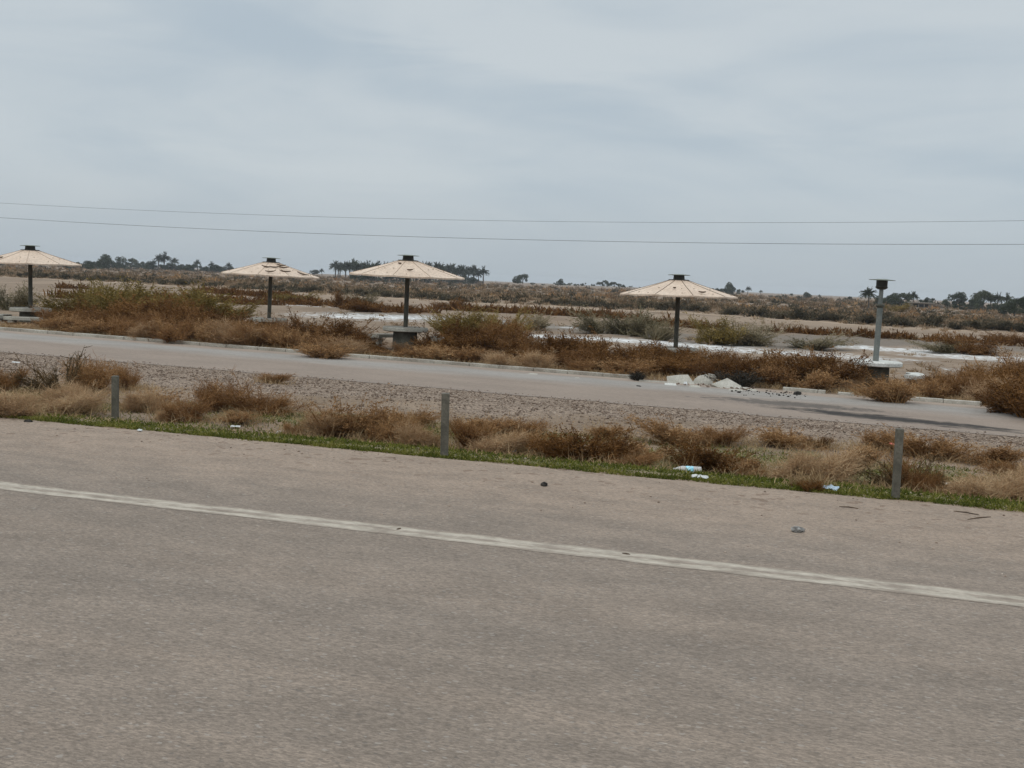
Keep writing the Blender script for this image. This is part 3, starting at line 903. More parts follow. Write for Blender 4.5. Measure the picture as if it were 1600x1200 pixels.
# --- bushes of the verge: base column, base row, width, height in photo pixels, kind, label
VG = [
    (92, 613, 84, 72, 'thorn', 'dark bare thorny bush with tall spiky twigs behind the nearest-edge post'),
    (150, 611, 95, 47, 'brown', 'reddish brown twiggy bush joined to the dark thorny bush'),
    (202, 608, 46, 40, 'brown', 'small brown twig bush poking out behind the thorny-bush post'),
    (8, 612, 62, 42, 'brown', 'brown twiggy bush cut by the picture edge on the gravel side'),
    (15, 648, 95, 42, 'straw', 'straw bush at picture edge right above the green strip'),
    (62, 640, 85, 36, 'straw', 'pale straw bush in front of the thorny bush, lower mound'),
    (98, 651, 84, 42, 'straw', 'broad straw mound before the thorny bush, touching the green strip'),
    (128, 645, 66, 42, 'straw', 'tall straw tuft close against the thorny-bush post'),
    (226, 644, 50, 38, 'straw', 'straw tuft on the far side of the thorny-bush post'),
    (238, 640, 70, 32, 'tan', 'low tan bush on the bare earth past the thorny-bush post'),
    (288, 657, 72, 36, 'brown', 'dark brown rounded tuft above the thin white scrap'),
    (262, 656, 30, 18, 'straw', 'tiny pale straw sprig before the dark brown rounded tuft'),
    (345, 642, 72, 42, 'brown', 'brown bush with upright twigs, first of the pair on green ground'),
    (405, 646, 90, 50, 'brown', 'larger brown bush of the pair on green ground'),
    (370, 662, 60, 18, 'tan', 'low tan growth beneath the pair of brown bushes'),
    (425, 600, 40, 16, 'brown', 'small brown tuft on the gravel behind the brown pair'),
    (455, 680, 32, 24, 'brown', 'thin brown sprig beside the crumpled white scrap'),
    (512, 684, 80, 46, 'straw', 'straw bush on the near flank of the tallest straw bush'),
    (545, 684, 105, 62, 'tan', 'tallest bushy straw brown mound between the first two posts'),
    (590, 690, 80, 50, 'tan', 'tan bush leaning on the tallest straw mound towards the middle post'),
    (626, 692, 66, 46, 'brown', 'dark tan bush between the tallest mound and the middle post'),
    (640, 668, 60, 30, 'tan', 'low tan bush behind, on the gravel side near the middle post'),
    (652, 701, 60, 48, 'straw', 'straw bush touching the middle post on its near side'),
    (738, 703, 75, 44, 'brown', 'brown bush touching the middle post on its far side'),
    (770, 712, 75, 40, 'straw', 'straw bush next to the brown bush past the middle post'),
    (752, 676, 80, 28, 'tan', 'low tan dry growth behind the middle post'),
    (812, 676, 78, 28, 'brown', 'low brown growth on a rise past the middle post'),
    (805, 704, 58, 32, 'tan', 'tan tuft just above the small white lump'),
    (850, 712, 66, 40, 'tan', 'tan bush beside the dark rust bush'),
    (908, 725, 104, 56, 'rusty', 'dark rust brown bush, darkest between middle post and bottle'),
    (958, 716, 60, 34, 'brown', 'brown bush attached to the dark rust bush'),
    (1005, 716, 85, 32, 'tan', 'tan bush between the dark rust bush and the bottle'),
    (985, 735, 80, 26, 'brown', 'low brown growth between the dark rust bush and green strip'),
    (945, 686, 60, 20, 'tan', 'small tan tuft near the gravel behind the dark rust bush'),
    (1060, 694, 105, 36, 'tan', 'wide tan bush by the white paper scrap'),
    (1130, 696, 80, 28, 'brown', 'low brown bush behind the bottle, near the gravel'),
    (1108, 734, 90, 46, 'rusty', 'dark brown bush directly behind the bottle'),
    (1168, 744, 64, 34, 'tan', 'tan growth between the bottle bush and the big straw bush'),
    (1232, 752, 105, 46, 'straw', 'big straw bush with brown underside beside the pale blue scrap'),
    (1290, 752, 100, 50, 'straw', 'biggest feathery straw bush above the pale blue scrap'),
    (1265, 766, 34, 18, 'rusty', 'small dark clump under the big straw bush'),
    (1225, 698, 90, 32, 'tan', 'tan bush near the gravel behind the big straw bush'),
    (1281, 698, 42, 20, 'rusty', 'small rust red plant on the straw-coloured gravel edge'),
    (1338, 728, 70, 34, 'tan', 'tan bush just before the thin post, set back'),
    (1370, 704, 60, 28, 'tan', 'low tan tuft behind the thin post'),
    (1412, 762, 88, 62, 'thorn', 'dark upright bush directly behind the thin post'),
    (1430, 766, 70, 60, 'brown', 'brown half of the dark bush behind the thin post'),
    (1468, 769, 36, 38, 'thorn', 'small dark olive tuft past the thin post'),
    (1455, 718, 105, 40, 'tan', 'tan bush on the gravel side past the thin post'),
    (1522, 778, 92, 42, 'straw', 'straw bush past the thin post near the green strip'),
    (1582, 780, 92, 42, 'straw', 'straw bush cut by the picture edge near the green strip'),
    (1545, 725, 100, 34, 'tan', 'low tan bush on gravel side close to the picture edge'),
    (1600, 745, 80, 30, 'brown', 'brown bush cut by the far picture edge'),
    (1665, 775, 90, 40, 'straw', 'straw bush beyond the picture edge'), (-60, 640, 90, 44, 'straw', 'straw bush beyond the thorny-bush side'),
]
VGP = []
for (px, py, wpx, hpx, kind, lab) in VG:
    p = at(px, py); p.z = float(gfull(p.x, p.y))
    dd = depth(p) / F
    VGP.append((p.x, p.y, wpx * dd, hpx * dd))
    bush(kind, p, wpx * dd * 1.02, hpx * dd * 1.06, lab, 'dry bushes on the verge')

# --- shrubs of the band behind the kerb
FR = ([-120, 0, 80, 200, 300, 400, 480, 560, 600, 680, 760, 830, 870, 960, 1020, 1060, 1140, 1180, 1230, 1300, 1380, 1440, 1500, 1560, 1700],
      [495, 512, 494, 505, 502, 503, 511, 538, 540, 538, 545, 553, 558, 562, 566, 572, 570, 562, 568, 584, 594, 594, 594, 590, 610])
BK = ([-120, 0, 85, 112, 200, 300, 380, 450, 520, 565, 590, 660, 682, 740, 800, 830, 900, 960, 1020, 1100, 1150, 1230, 1325, 1345, 1400, 1440, 1520, 1600, 1750],
      [490, 500, 500, 480, 472, 472, 499, 499, 490, 503, 533, 533, 513, 500, 505, 526, 522, 528, 544, 549, 549, 555, 549, 576, 584, 572, 568, 567, 580])
LM = [(48, 'the plain parasol'), (420, 'the torn parasol'), (634, 'the palm-side parasol'), (1056, 'the streaked parasol'), (1368, 'the bare pole')]
ORD = ['next to', 'second from', 'third from', 'fourth from', 'fifth from', 'sixth from', 'seventh from', 'eighth from', 'ninth from', 'tenth from', 'eleventh from', 'twelfth from']


def label_row(items, what, row, group):
    """items: (px, object). Name each by its count from a parasol towards the next one along the row."""
    items = sorted(items, key=lambda a: a[0]); cnt = {}
    for px, o, adj in items:
        k = max([i for i, l in enumerate(LM) if l[0] <= px], default=-1)
        c = cnt.get(k, 0); cnt[k] = c + 1
        od = ORD[min(c, 11)]
        if k < 0:
            lab = f'{adj} {what}, {od} the picture edge before the plain parasol, {row}'
        elif k == len(LM) - 1:
            lab = f'{adj} {what}, {od} {LM[k][1]} on its outer side, {row}'
        else:
            lab = f'{adj} {what}, {od} {LM[k][1]} towards {LM[k + 1][1][4:]}, {row}'
        o['label'] = lab


rr = random.Random(21)
rows = {'kerb row': [], 'middle row': [], 'back row': []}
HW = 0
for rowname, y0, step, kinds in (('kerb row', 31.0, 1.05, ['tan', 'tan', 'tan', 'straw', 'brown']), ('middle row', 32.4, 1.0, ['rusty', 'rusty', 'rusty', 'brown']), ('back row', 34.0, 1.05, ['rusty', 'rusty', 'rusty', 'rusty', 'brown'])):
    x = -37.0
    while x < 10:
        x += step * rr.uniform(.8, 1.2)
        y = y0 + rr.uniform(-.35, .45)
        px, py = proj((x, y, float(gfull(x, y))))
        if px < -60 or px > 1680: continue
        P = Vector((x, y, float(gfull(x, y))))
        if any((P - t[0]).to_2d().length < (1.15 if rowname == 'back row' else .9) for t in TAB): continue
        if rowname == 'back row' and px < 100 and rr.random() < .5: continue
        if rowname == 'kerb row' and 1030 < px < 1175: continue
        f = {'kerb row': FR, 'back row': BK}.get(rowname)
        top = np.interp(px, *f) if f else .5 * (np.interp(px, *FR) + np.interp(px, *BK)) - 1
        dp = depth(P)
        near = -40 < px < 95 or 555 < px < 672 or 372 < px < 462 or 1318 < px < 1440
        edge = 1280 < px < 1480 or 350 < px < 480
        h = (py - top) * dp / F * (rr.uniform(.92, 1.05) if near and 300 < px < 500 else rr.uniform(.72, .9) if near else rr.uniform(.98, 1.28))
        if h < .16: continue
        h = min(h, 1.25)
        w = min(max(h * 1.45, 1.15 if not near else .8), 1.75) * rr.uniform(.95, 1.3)
        if 560 < px < 618 and rowname != 'back row': h *= .75
        if near and px > 1300 and rowname == 'back row': continue
        kd = rr.choice(kinds)
        if edge and px > 1000: w = min(w, .95)
        o = bush(kd, P, w, h * 1.02, None, 'shrubs in the band behind the kerb', 'shrub')
        rows[rowname].append((px, o, ('tall ' if h > .85 else 'low ' if h < .5 else 'middling ') + {'tan': 'tan', 'straw': 'straw', 'brown': 'brown', 'rusty': 'rust'}[kd]))
for k, v in rows.items():
    label_row(v, 'shrub', k, None)
# a bush that grows out over the kerb and other single plants
for (px, py, wpx, hpx, kind, lab) in [
    (1152, 604, 52, 24, 'burnt', 'blackened burnt bush remains behind the flat broken slab'),
    (997, 595, 22, 14, 'burnt', 'small blackened bush stump behind the kerb before the rubble'),
    (510, 560, 58, 24, 'tan', 'tan bush sprawling over the kerb onto the service road'),
    (98, 520, 46, 26, 'tan', 'pale tan round tuft beside the bench of the plain parasol'),
    (845, 578, 42, 28, 'straw', 'pale tuft standing before dark shrubs at the kerb, pinkish straw'),
    (268, 535, 62, 34, 'brown', 'round brown tuft bulging at the kerb between plain and torn parasols'),
    (1396, 629, 68, 38, 'tan', 'bush spilling over the kerb in front of the bare pole table'),
    (1584, 644, 72, 46, 'rusty', 'dark rust bush at the picture edge reaching the service road'),
    (1625, 655, 110, 60, 'rusty', 'dark rust bush just past the picture edge'),
    (1292, 606, 84, 52, 'rusty', 'large dark rust bush just before the bare pole table'),
    (150, 505, 90, 52, 'olive', 'yellow olive shrub, first of the tall clump past the plain parasol'),
    (190, 500, 100, 55, 'olive', 'tall yellow olive shrub in the clump, second past the plain parasol'),
    (235, 500, 100, 52, 'olive', 'yellow olive shrub at the middle of the tall clump'),
    (280, 502, 100, 52, 'olive', 'yellow olive shrub, fourth in the tall clump'),
    (318, 505, 80, 52, 'olive', 'yellow olive shrub ending the tall clump near the stake'),
    (120, 500, 70, 32, 'olive', 'low yellow olive shrub beside the plain parasol pole'),
    (360, 498, 60, 26, 'olive', 'low olive shrub between the stake and the torn parasol'),
    (18, 486, 60, 40, 'greyg', 'grey green shrub behind the plain parasol bench'),
    (752, 528, 70, 40, 'olive', 'olive shrub rising behind the band past the palm-side parasol'),
    (785, 528, 70, 42, 'olive', 'taller olive shrub behind the band past the palm-side parasol'),
    (718, 525, 60, 32, 'olive', 'low olive shrub nearest the palm-side parasol'),
    (945, 523, 70, 30, 'greyg', 'grey green bush on the salt flat, first of two'),
    (985, 526, 85, 36, 'greyg', 'grey green bush on the salt flat, larger of two'),
    (1025, 532, 60, 26, 'greyg', 'low grey bush close behind the streaked parasol pole'),
    (830, 516, 55, 22, 'greyg', 'low grey green bush at the edge of the long salt streak'),
    (1122, 538, 70, 38, 'olive', 'olive bush past the streaked parasol, first half of the round clump'),
    (1160, 539, 72, 36, 'greyg', 'grey olive bush past the streaked parasol, second half of the round clump'),
    (1270, 545, 90, 18, 'greyg', 'low dry grey bush before the bare pole on the salt flat'),
    (1505, 552, 70, 26, 'rusty', 'rust mound on the salt flat past the bare pole'),
    (1482, 552, 60, 16, 'greyg', 'low grey twigs at the foot of the rust mound'),
    (1568, 535, 38, 16, 'rusty', 'small rust mound on the tan flat near the picture edge'),
    (462, 472, 46, 16, 'olive', 'low straw olive mound on the tan flat past the torn parasol'),
    (537, 481, 30, 22, 'rusty', 'small upright rust bush on the tan flat'),
    (562, 478, 40, 18, 'greyg', 'grey bush beside the small upright rust bush'),
    (565, 486, 46, 18, 'rusty', 'rust bush in front of the grey bush on the flat'),
    (705, 484, 40, 18, 'rusty', 'rust bush on the flat past the palm-side parasol'),
    (1402, 488, 26, 14, 'olive', 'small yellow olive bush on the bank past the bare pole'),
    (640, 452, 40, 18, 'drabx', ''),
]:
    if kind == 'drabx': continue
    p = at(px, py); p.z = float(gfull(p.x, p.y)); dd = depth(p) / F
    bush(kind, p, wpx * dd * 1.15, hpx * dd * 1.12, lab, None if py > 540 else 'single shrubs behind the band', 'shrub')

# --- dark bushes along the foot of the long bank
bi = []
x = -150.
while x < 45:
    x += rr.uniform(1.5, 2.9)
    y = float(berm_y(x)) - 4.0 + rr.uniform(-.8, .8)
    P = Vector((x, y, float(gfull(x, y)) - .05)); px, py = proj(P)
    if px < -30 or px > 1640: continue
    big = px > 1000
    if rr.random() < (.05 if big else .4): continue
    h = rr.uniform(.8, 1.35) if big else rr.uniform(.55, 1.0)
    o = bush('dark', P, h * rr.uniform(1.8, 2.6), h, None, 'bushes along the foot of the long earth bank', 'bush')
    bi.append((px, o, 'dark'))
for px, o, a in bi:
    o['label'] = 'dark grey-green bush in the row along the foot of the long earth bank'

# --- scrub masses (stuff)
def scatter_tufts(name, pts, sizes, m, seed, blades=26, wid=.035):
    r = np.random.RandomState(seed)
    n = len(pts); P = np.repeat(np.asarray(pts), blades, 0); S = np.repeat(np.asarray(sizes), blades)[:, None]
    N = len(P)
    d = r.randn(N, 3); d[:, 2] = np.abs(d[:, 2]) * .9 + .25; d = unit(d)
    st = P + r.randn(N, 3) * S * np.array([.35, .35, .05]); en = st + d * S * (.45 + .7 * r.rand(N, 1))
    md = (st + en) / 2 + r.randn(N, 3) * S * .12
    t = np.clip(np.repeat(.5 + .22 * r.randn(n), blades) + .14 * r.randn(N), 0, 1)
    w = wid * S[:, 0]
    V, Fq, T = ribbons([st, md, en], [w * .7, w * 1.5, w * .35], t, r)
    return tag(link(name, make_mesh(name, V, [Fq], T), M[m]), kind='stuff')


rs = np.random.RandomState(5)
pts, sz = [], []
for strip, th in STRIPS:
    PP = [at(*p) for p in strip]
    for a, b_ in zip(PP[:-1], PP[1:]):
        L = (b_ - a).length
        for _ in range(int(L * 9 * th / 2)):
            k = rs.rand(); q = a.lerp(b_, k)
            pts.append((q.x + rs.randn() * .6, q.y + rs.randn() * th * .5, 0)); sz.append(rs.uniform(.28, .85) * (.8 if q.x > -12 else 1.))
pts = np.array(pts); pts[:, 2] = gfull(pts[:, 0], pts[:, 1])
tag(scatter_tufts('rust_scrub', pts, sz, 'rusty', 1, 30, .05), 'rust brown low scrub in streaks across the salt flat', 'scrub')
# plain behind the bank
n = 21000
yy = 1. * np.exp(rs.uniform(np.log(1.), np.log(500.), n)); xx = rs.uniform(-1, 1, n)
dist = 112 + yy; ang = rs.uniform(-.86, .32, n)
px_ = np.tan(ang); X2 = px_ * dist; Y2 = berm_y(X2) + yy - 1
keep = nz(X2, Y2, 40, 44) + rs.rand(n) * 1.2 > .15
X2, Y2, yk = X2[keep], Y2[keep], yy[keep]
s2 = (rs.uniform(.2, .5, len(X2)) + .5 * rs.rand(len(X2)) ** 5) * (1 + yk / 260)
sel = rs.rand(len(X2))
P2 = np.stack([X2, Y2, gfull(X2, Y2) - .05], -1)
for nm, m, a, b_, lab in (('drab_scrub', 'drab', 0, .58, 'drab brown scrub over the plain behind the bank'), ('orange_scrub', 'tan', .58, .70, 'orange brown scrub patches behind the bank'), ('dark_scrub', 'darkscrub', .70, 1.01, 'dark scrub dotted over the plain behind the bank')):
    q = (sel >= a) & (sel < b_)
    tag(scatter_tufts(nm, P2[q], s2[q], m, 7 + int(a * 10), 22, .07), lab, 'scrub')
# bank slopes
n = 6500; X3 = rs.uniform(-200, 60, n); Y3 = berm_y(X3) + rs.randn(n) * 2.8
P3 = np.stack([X3, Y3, gfull(X3, Y3) - .05], -1)
tag(scatter_tufts('bank_scrub', P3, rs.uniform(.22, .55, n), 'drab', 15, 22, .06), 'drab scrub covering the long earth bank', 'scrub')
n = 3200; X3 = rs.uniform(-170, 60, n); Y3 = berm_y(X3) - 3.2 + rs.randn(n) * 1.1
k = nz(X3, X3 * 0, 9, 71) + rs.rand(n) > .45; X3, Y3 = X3[k], Y3[k]
P3 = np.stack([X3, Y3, gfull(X3, Y3) - .05], -1)
tag(scatter_tufts('bank_foot_scrub', P3, rs.uniform(.3, .7, len(X3)), 'darkscrub', 18, 22, .07), 'dark scrub along the foot of the long earth bank', 'scrub')
# thin scrub on the flat
n = 2600; Y4 = rs.uniform(37, 112, n); X4 = rs.uniform(-.75, .22, n) * Y4
k = nz(X4, Y4, 14, 51) + rs.rand(n) > .85
X4, Y4 = X4[k], Y4[k]; P4 = np.stack([X4, Y4, gfull(X4, Y4) - .02], -1)
tag(scatter_tufts('flat_scrub', P4, rs.uniform(.12, .38, len(X4)), 'drab', 16, 18, .05), 'thin dry scrub over the flat', 'scrub')

# --- grass
def blades(name, x0, x1, yfun, n, hmin, hmax, w, m, seed, lab, lean=.5, zf=gfull, clump=None):
    r = np.random.RandomState(seed)
    x = r.uniform(x0, x1, n); y = yfun(x, r)
    if clump:
        k = clump(x, y) + .6 * r.rand(n) > .5
        x, y = x[k], y[k]; n = len(x)
    b0 = np.stack([x, y, zf(x, y) - .01], -1)
    L = r.uniform(hmin, hmax, n)[:, None]
    d = unit(np.stack([r.randn(n) * lean, r.randn(n) * lean, np.ones(n)], -1))
    en = b0 + d * L; en[:, 2] -= (L[:, 0] * .25 * r.rand(n)); md = b0 + d * L * .55
    t = np.clip(.45 + .42 * nz(x, y, .9, seed) + .22 * r.randn(n), 0, 1)
    V, Fq, T = ribbons([b0, md, en], [w, w * .8, w * .2], t, r)
    return tag(link(name, make_mesh(name, V, [Fq], T), M[m]), lab, 'grass', kind='stuff')


def gy(x, r):
    c = 10.26 + .07 * nz(x, x * 0, 1.8, 61)
    return c + np.abs(r.randn(len(x))) * (.20 + .14 * nz(x, x * 0, 1.7, 62)) - .10 + .05 * nz(x, x * 0, .6, 63)


blades('green_grass', -24, 12, gy, 56000, .02, .075, .006, 'grass', 3, 'green grass strip along the edge of the road', 1.0, clump=lambda x, y: .44 + .55 * nz(x, y, 1.3, 66))
blades('verge_weeds', -24, 10, lambda x, r: 10.6 + 5.6 * r.rand(len(x)) ** 1.2, 90000, .02, .09, .007, 'grass', 4, 'short green weeds between the dry bushes', .9, clump=lambda x, y: .42 + .6 * nz(x, y, 3.6, 22))
blades('dry_grass', -26, 10, lambda x, r: 10.5 + 8.2 * r.rand(len(x)), 56000, .03, .12, .004, 'drygrass', 5, 'dry straw grass between the bushes of the verge', .8, clump=lambda x, y: .06 + .5 * nz(x, y, 2.8, 64))
_r = np.random.RandomState(77); _g = np.array(VGP)[_r.randint(0, len(VGP), 20000)]
_gx = _g[:, 0] + _r.randn(20000) * _g[:, 2] * .45; _gy = np.maximum(_g[:, 1] + _r.randn(20000) * _g[:, 2] * .35, 10.45)
for _p in ((180, 656), (694, 713), (1399, 779)):
    _q = at(*_p); _m = (np.abs(_gx - _q.x + .03 * (_gy - _q.y)) < .30) & (_gy < _q.y + .9); _gy = np.where(_m, 14.5 + .5 * _r.rand(len(_gx)), _gy)
_o = np.argsort(_gx); _gx, _gy = _gx[_o], _gy[_o]
blades('tall_dry_grass', 0, 1, lambda x, r: (x.__setitem__(slice(None), _gx), _gy.copy())[1], 20000, .06, .26, .0035, 'drygrass', 12, 'taller dry grass round the feet of the verge bushes', .65)
blades('kerb_grass', -42, 10, lambda x, r: 30.3 + 2.2 * r.rand(len(x)) ** 1.5, 26000, .08, .28, .007, 'drygrass', 6, 'dry grass at the foot of the shrub band', .6, clump=lambda x, y: .35 + .4 * nz(x, y, 3., 65))

# --- gravel
def pebbles(name, n, x0, x1, yf, smin, smax, seed, lab, zf=gfull, m='pebble'):
    r = np.random.RandomState(seed)
    oct_ = np.array([[1, 0, 0], [0, 1, 0], [-1, 0, 0], [0, -1, 0], [0, 0, 1], [0, 0, -1]], float)
    tri = np.array([[0, 1, 4], [1, 2, 4], [2, 3, 4], [3, 0, 4], [1, 0, 5], [2, 1, 5], [3, 2, 5], [0, 3, 5]])
    x = r.uniform(x0, x1, n); y = yf(x, r); s = smin + (smax - smin) * r.rand(n) ** 2.6
    if m == 'pebble':
        kp = .5 + .55 * nz(x, y, 2.3, seed) + .4 * nz(x * .3, y, .9, seed + 1) + .5 * r.rand(n) > .45
        x, y, s = x[kp], y[kp], s[kp]; n = len(x)
    A = r.rand(n) * 6.28; ca, sa = np.cos(A), np.sin(A)
    v = oct_[None] * (1 + .35 * r.randn(n, 6, 1)) * s[:, None, None] * np.array([1, .8, .6])
    vx = v[..., 0] * ca[:, None] - v[..., 1] * sa[:, None]; vy = v[..., 0] * sa[:, None] + v[..., 1] * ca[:, None]
    V = np.stack([vx + x[:, None], vy + y[:, None], v[..., 2] + (zf(x, y) + s * .25)[:, None]], -1).reshape(-1, 3)
    Ft = (np.arange(n)[:, None, None] * 6 + tri[None]).reshape(-1, 3)
    T = np.repeat(np.clip(.45 + .27 * r.randn(n), 0, 1), 6)
    return tag(link(name, make_mesh(name, V, [Ft], T), M[m]), lab, 'gravel', kind='stuff')


pebbles('gravel', 42000, -34, 9, lambda x, r: 17.0 + 6.9 * r.rand(len(x)) ** .8, .008, .034, 8, 'loose brown gravel on the bank of the service road')
pebbles('verge_pebbles', 4000, -26, 8, lambda x, r: 10.5 + 7 * r.rand(len(x)), .008, .03, 9, 'small pebbles over the bare verge')
pebbles('shoulder_grit', 1400, -22, 8, lambda x, r: 10.05 - 2.6 * r.rand(len(x)) ** 2.2, .004, .016, 10, 'grit and crumbs on the road shoulder', zf=lambda x, y: x * 0 + .004)
pebbles('rubble_crumbs', 160, at(1040, 605).x, at(1175, 612).x, lambda x, r: 29.2 + 1.3 * r.rand(len(x)), .012, .06, 12, 'concrete crumbs round the broken slabs', zf=lambda x, y: zs(x) + .01)

pebbles('charred_debris', 130, at(1140, 612).x, at(1262, 622).x, lambda x, r: 29.0 + .55 * r.randn(len(x)), .006, .045, 13, 'black charred debris strewn beside the burnt patch', zf=lambda x, y: zs(x) + .01, m='burnt')
# ------------------------------------------------------------------ trees
def tree_meshes(seed, kind):
    r = np.random.RandomState(seed)
    tr = MB()
    if kind == 'palm':
        hh = .72
        bend = r.randn(2) * .03
        tp = [(bend[0] * t * t, bend[1] * t * t, t * hh - .02) for t in np.linspace(0, 1, 6)]
        tr.tube(tp, [.045, .034, .030, .028, .028, .034], 8)
        top = np.array(tp[-1])
        nf = 62
        az = r.rand(nf) * 6.28; el = np.arcsin(np.clip(r.uniform(-.55, 1., nf), -1, 1))
        parts = []
        for i in range(nf):
            d = np.array([math.cos(az[i]) * math.cos(el[i]), math.sin(az[i]) * math.cos(el[i]), math.sin(el[i])])
            L = r.uniform(.30, .42)
            ks = np.linspace(0, 1, 7)
            pts = top + d * L * ks[:, None]; pts[:, 2] -= L * .45 * ks ** 2 * math.cos(el[i])
            # leaflets either side of the rachis
            m = 22; kk = r.uniform(.12, 1, m)
            st = np.stack([np.interp(kk, ks, pts[:, c]) for c in range(3)], -1)
            sd = unit(np.cross(d, [0, 0, 1])) * np.where(np.arange(m) % 2, 1, -1)[:, None]
            en = st + (sd * .8 + d * .8 + np.array([0, 0, -.15])) * (.10 * (1.15 - kk))[:, None]
            t = np.full(m, np.clip(.5 + .25 * r.randn(), 0, 1))
            parts.append(ribbons([st, (st + en) / 2, en], [.012, .011, .004], t, r))
            parts.append(ribbons([pts[:1], pts[3:4], pts[-1:]], [.007, .006, .003], t[:1], r))
        V, Fq, T = merge(parts)
    else:
        lob = {'round': 9, 'wide': 13, 'column': 8, 'low': 9}[kind]
        W = {'round': .40, 'wide': .62, 'column': .24, 'low': .75}[kind]
        z0 = {'round': .50, 'wide': .50, 'column': .45, 'low': .35}[kind]
        cen = np.stack([r.uniform(-W, W, lob), r.uniform(-W, W, lob), z0 + r.uniform(-.22, .32, lob)], -1)
        cen[:, 2] -= .25 * (np.hypot(cen[:, 0], cen[:, 1]) / W) ** 2 * .6
        cr = r.uniform(.13, .25, lob)
        tr.tube([(0, 0, -.03), (.01, 0, .15), (0, .01, .35)], [.045, .036, .03], 8)
        for c in cen[:7]:
            tr.tube([(0, .005, .18 + .1 * r.rand()), tuple(c * .5 + np.array([0, 0, .14])), tuple(c)], [.02, .014, .006], 5)
        n = 2600; q = r.randint(0, lob, n)
        cc = cen[q] + unit(r.randn(n, 3)) * (cr[q] * (.25 + .85 * r.rand(n) ** .5))[:, None] * np.array([1.1, 1.1, .85])
        cc[:, 2] = np.maximum(cc[:, 2], .06)
        t = np.clip((.5 + .2 * r.randn(lob))[q] + .15 * r.randn(n), 0, 1)
        V, Fq, T = leafquads(cc, .042, t, r)
    me = make_mesh('crown', V, [Fq], T); me.materials.append(M['palm' if kind == 'palm' else 'leaf'])
    tm = tr.mesh('trunk', True); tm.materials.append(M['bark'])
    return tm, me


TP = {k: [tree_meshes(100 + 10 * j + i, k) for i in range(3)] for j, k in enumerate(('palm', 'round', 'wide', 'column', 'low'))}
TNAME = {'palm': 'palm_tree', 'round': 'broadleaf_tree', 'wide': 'broadleaf_tree', 'column': 'slender_tree', 'low': 'low_tree'}
rt = random.Random(31)
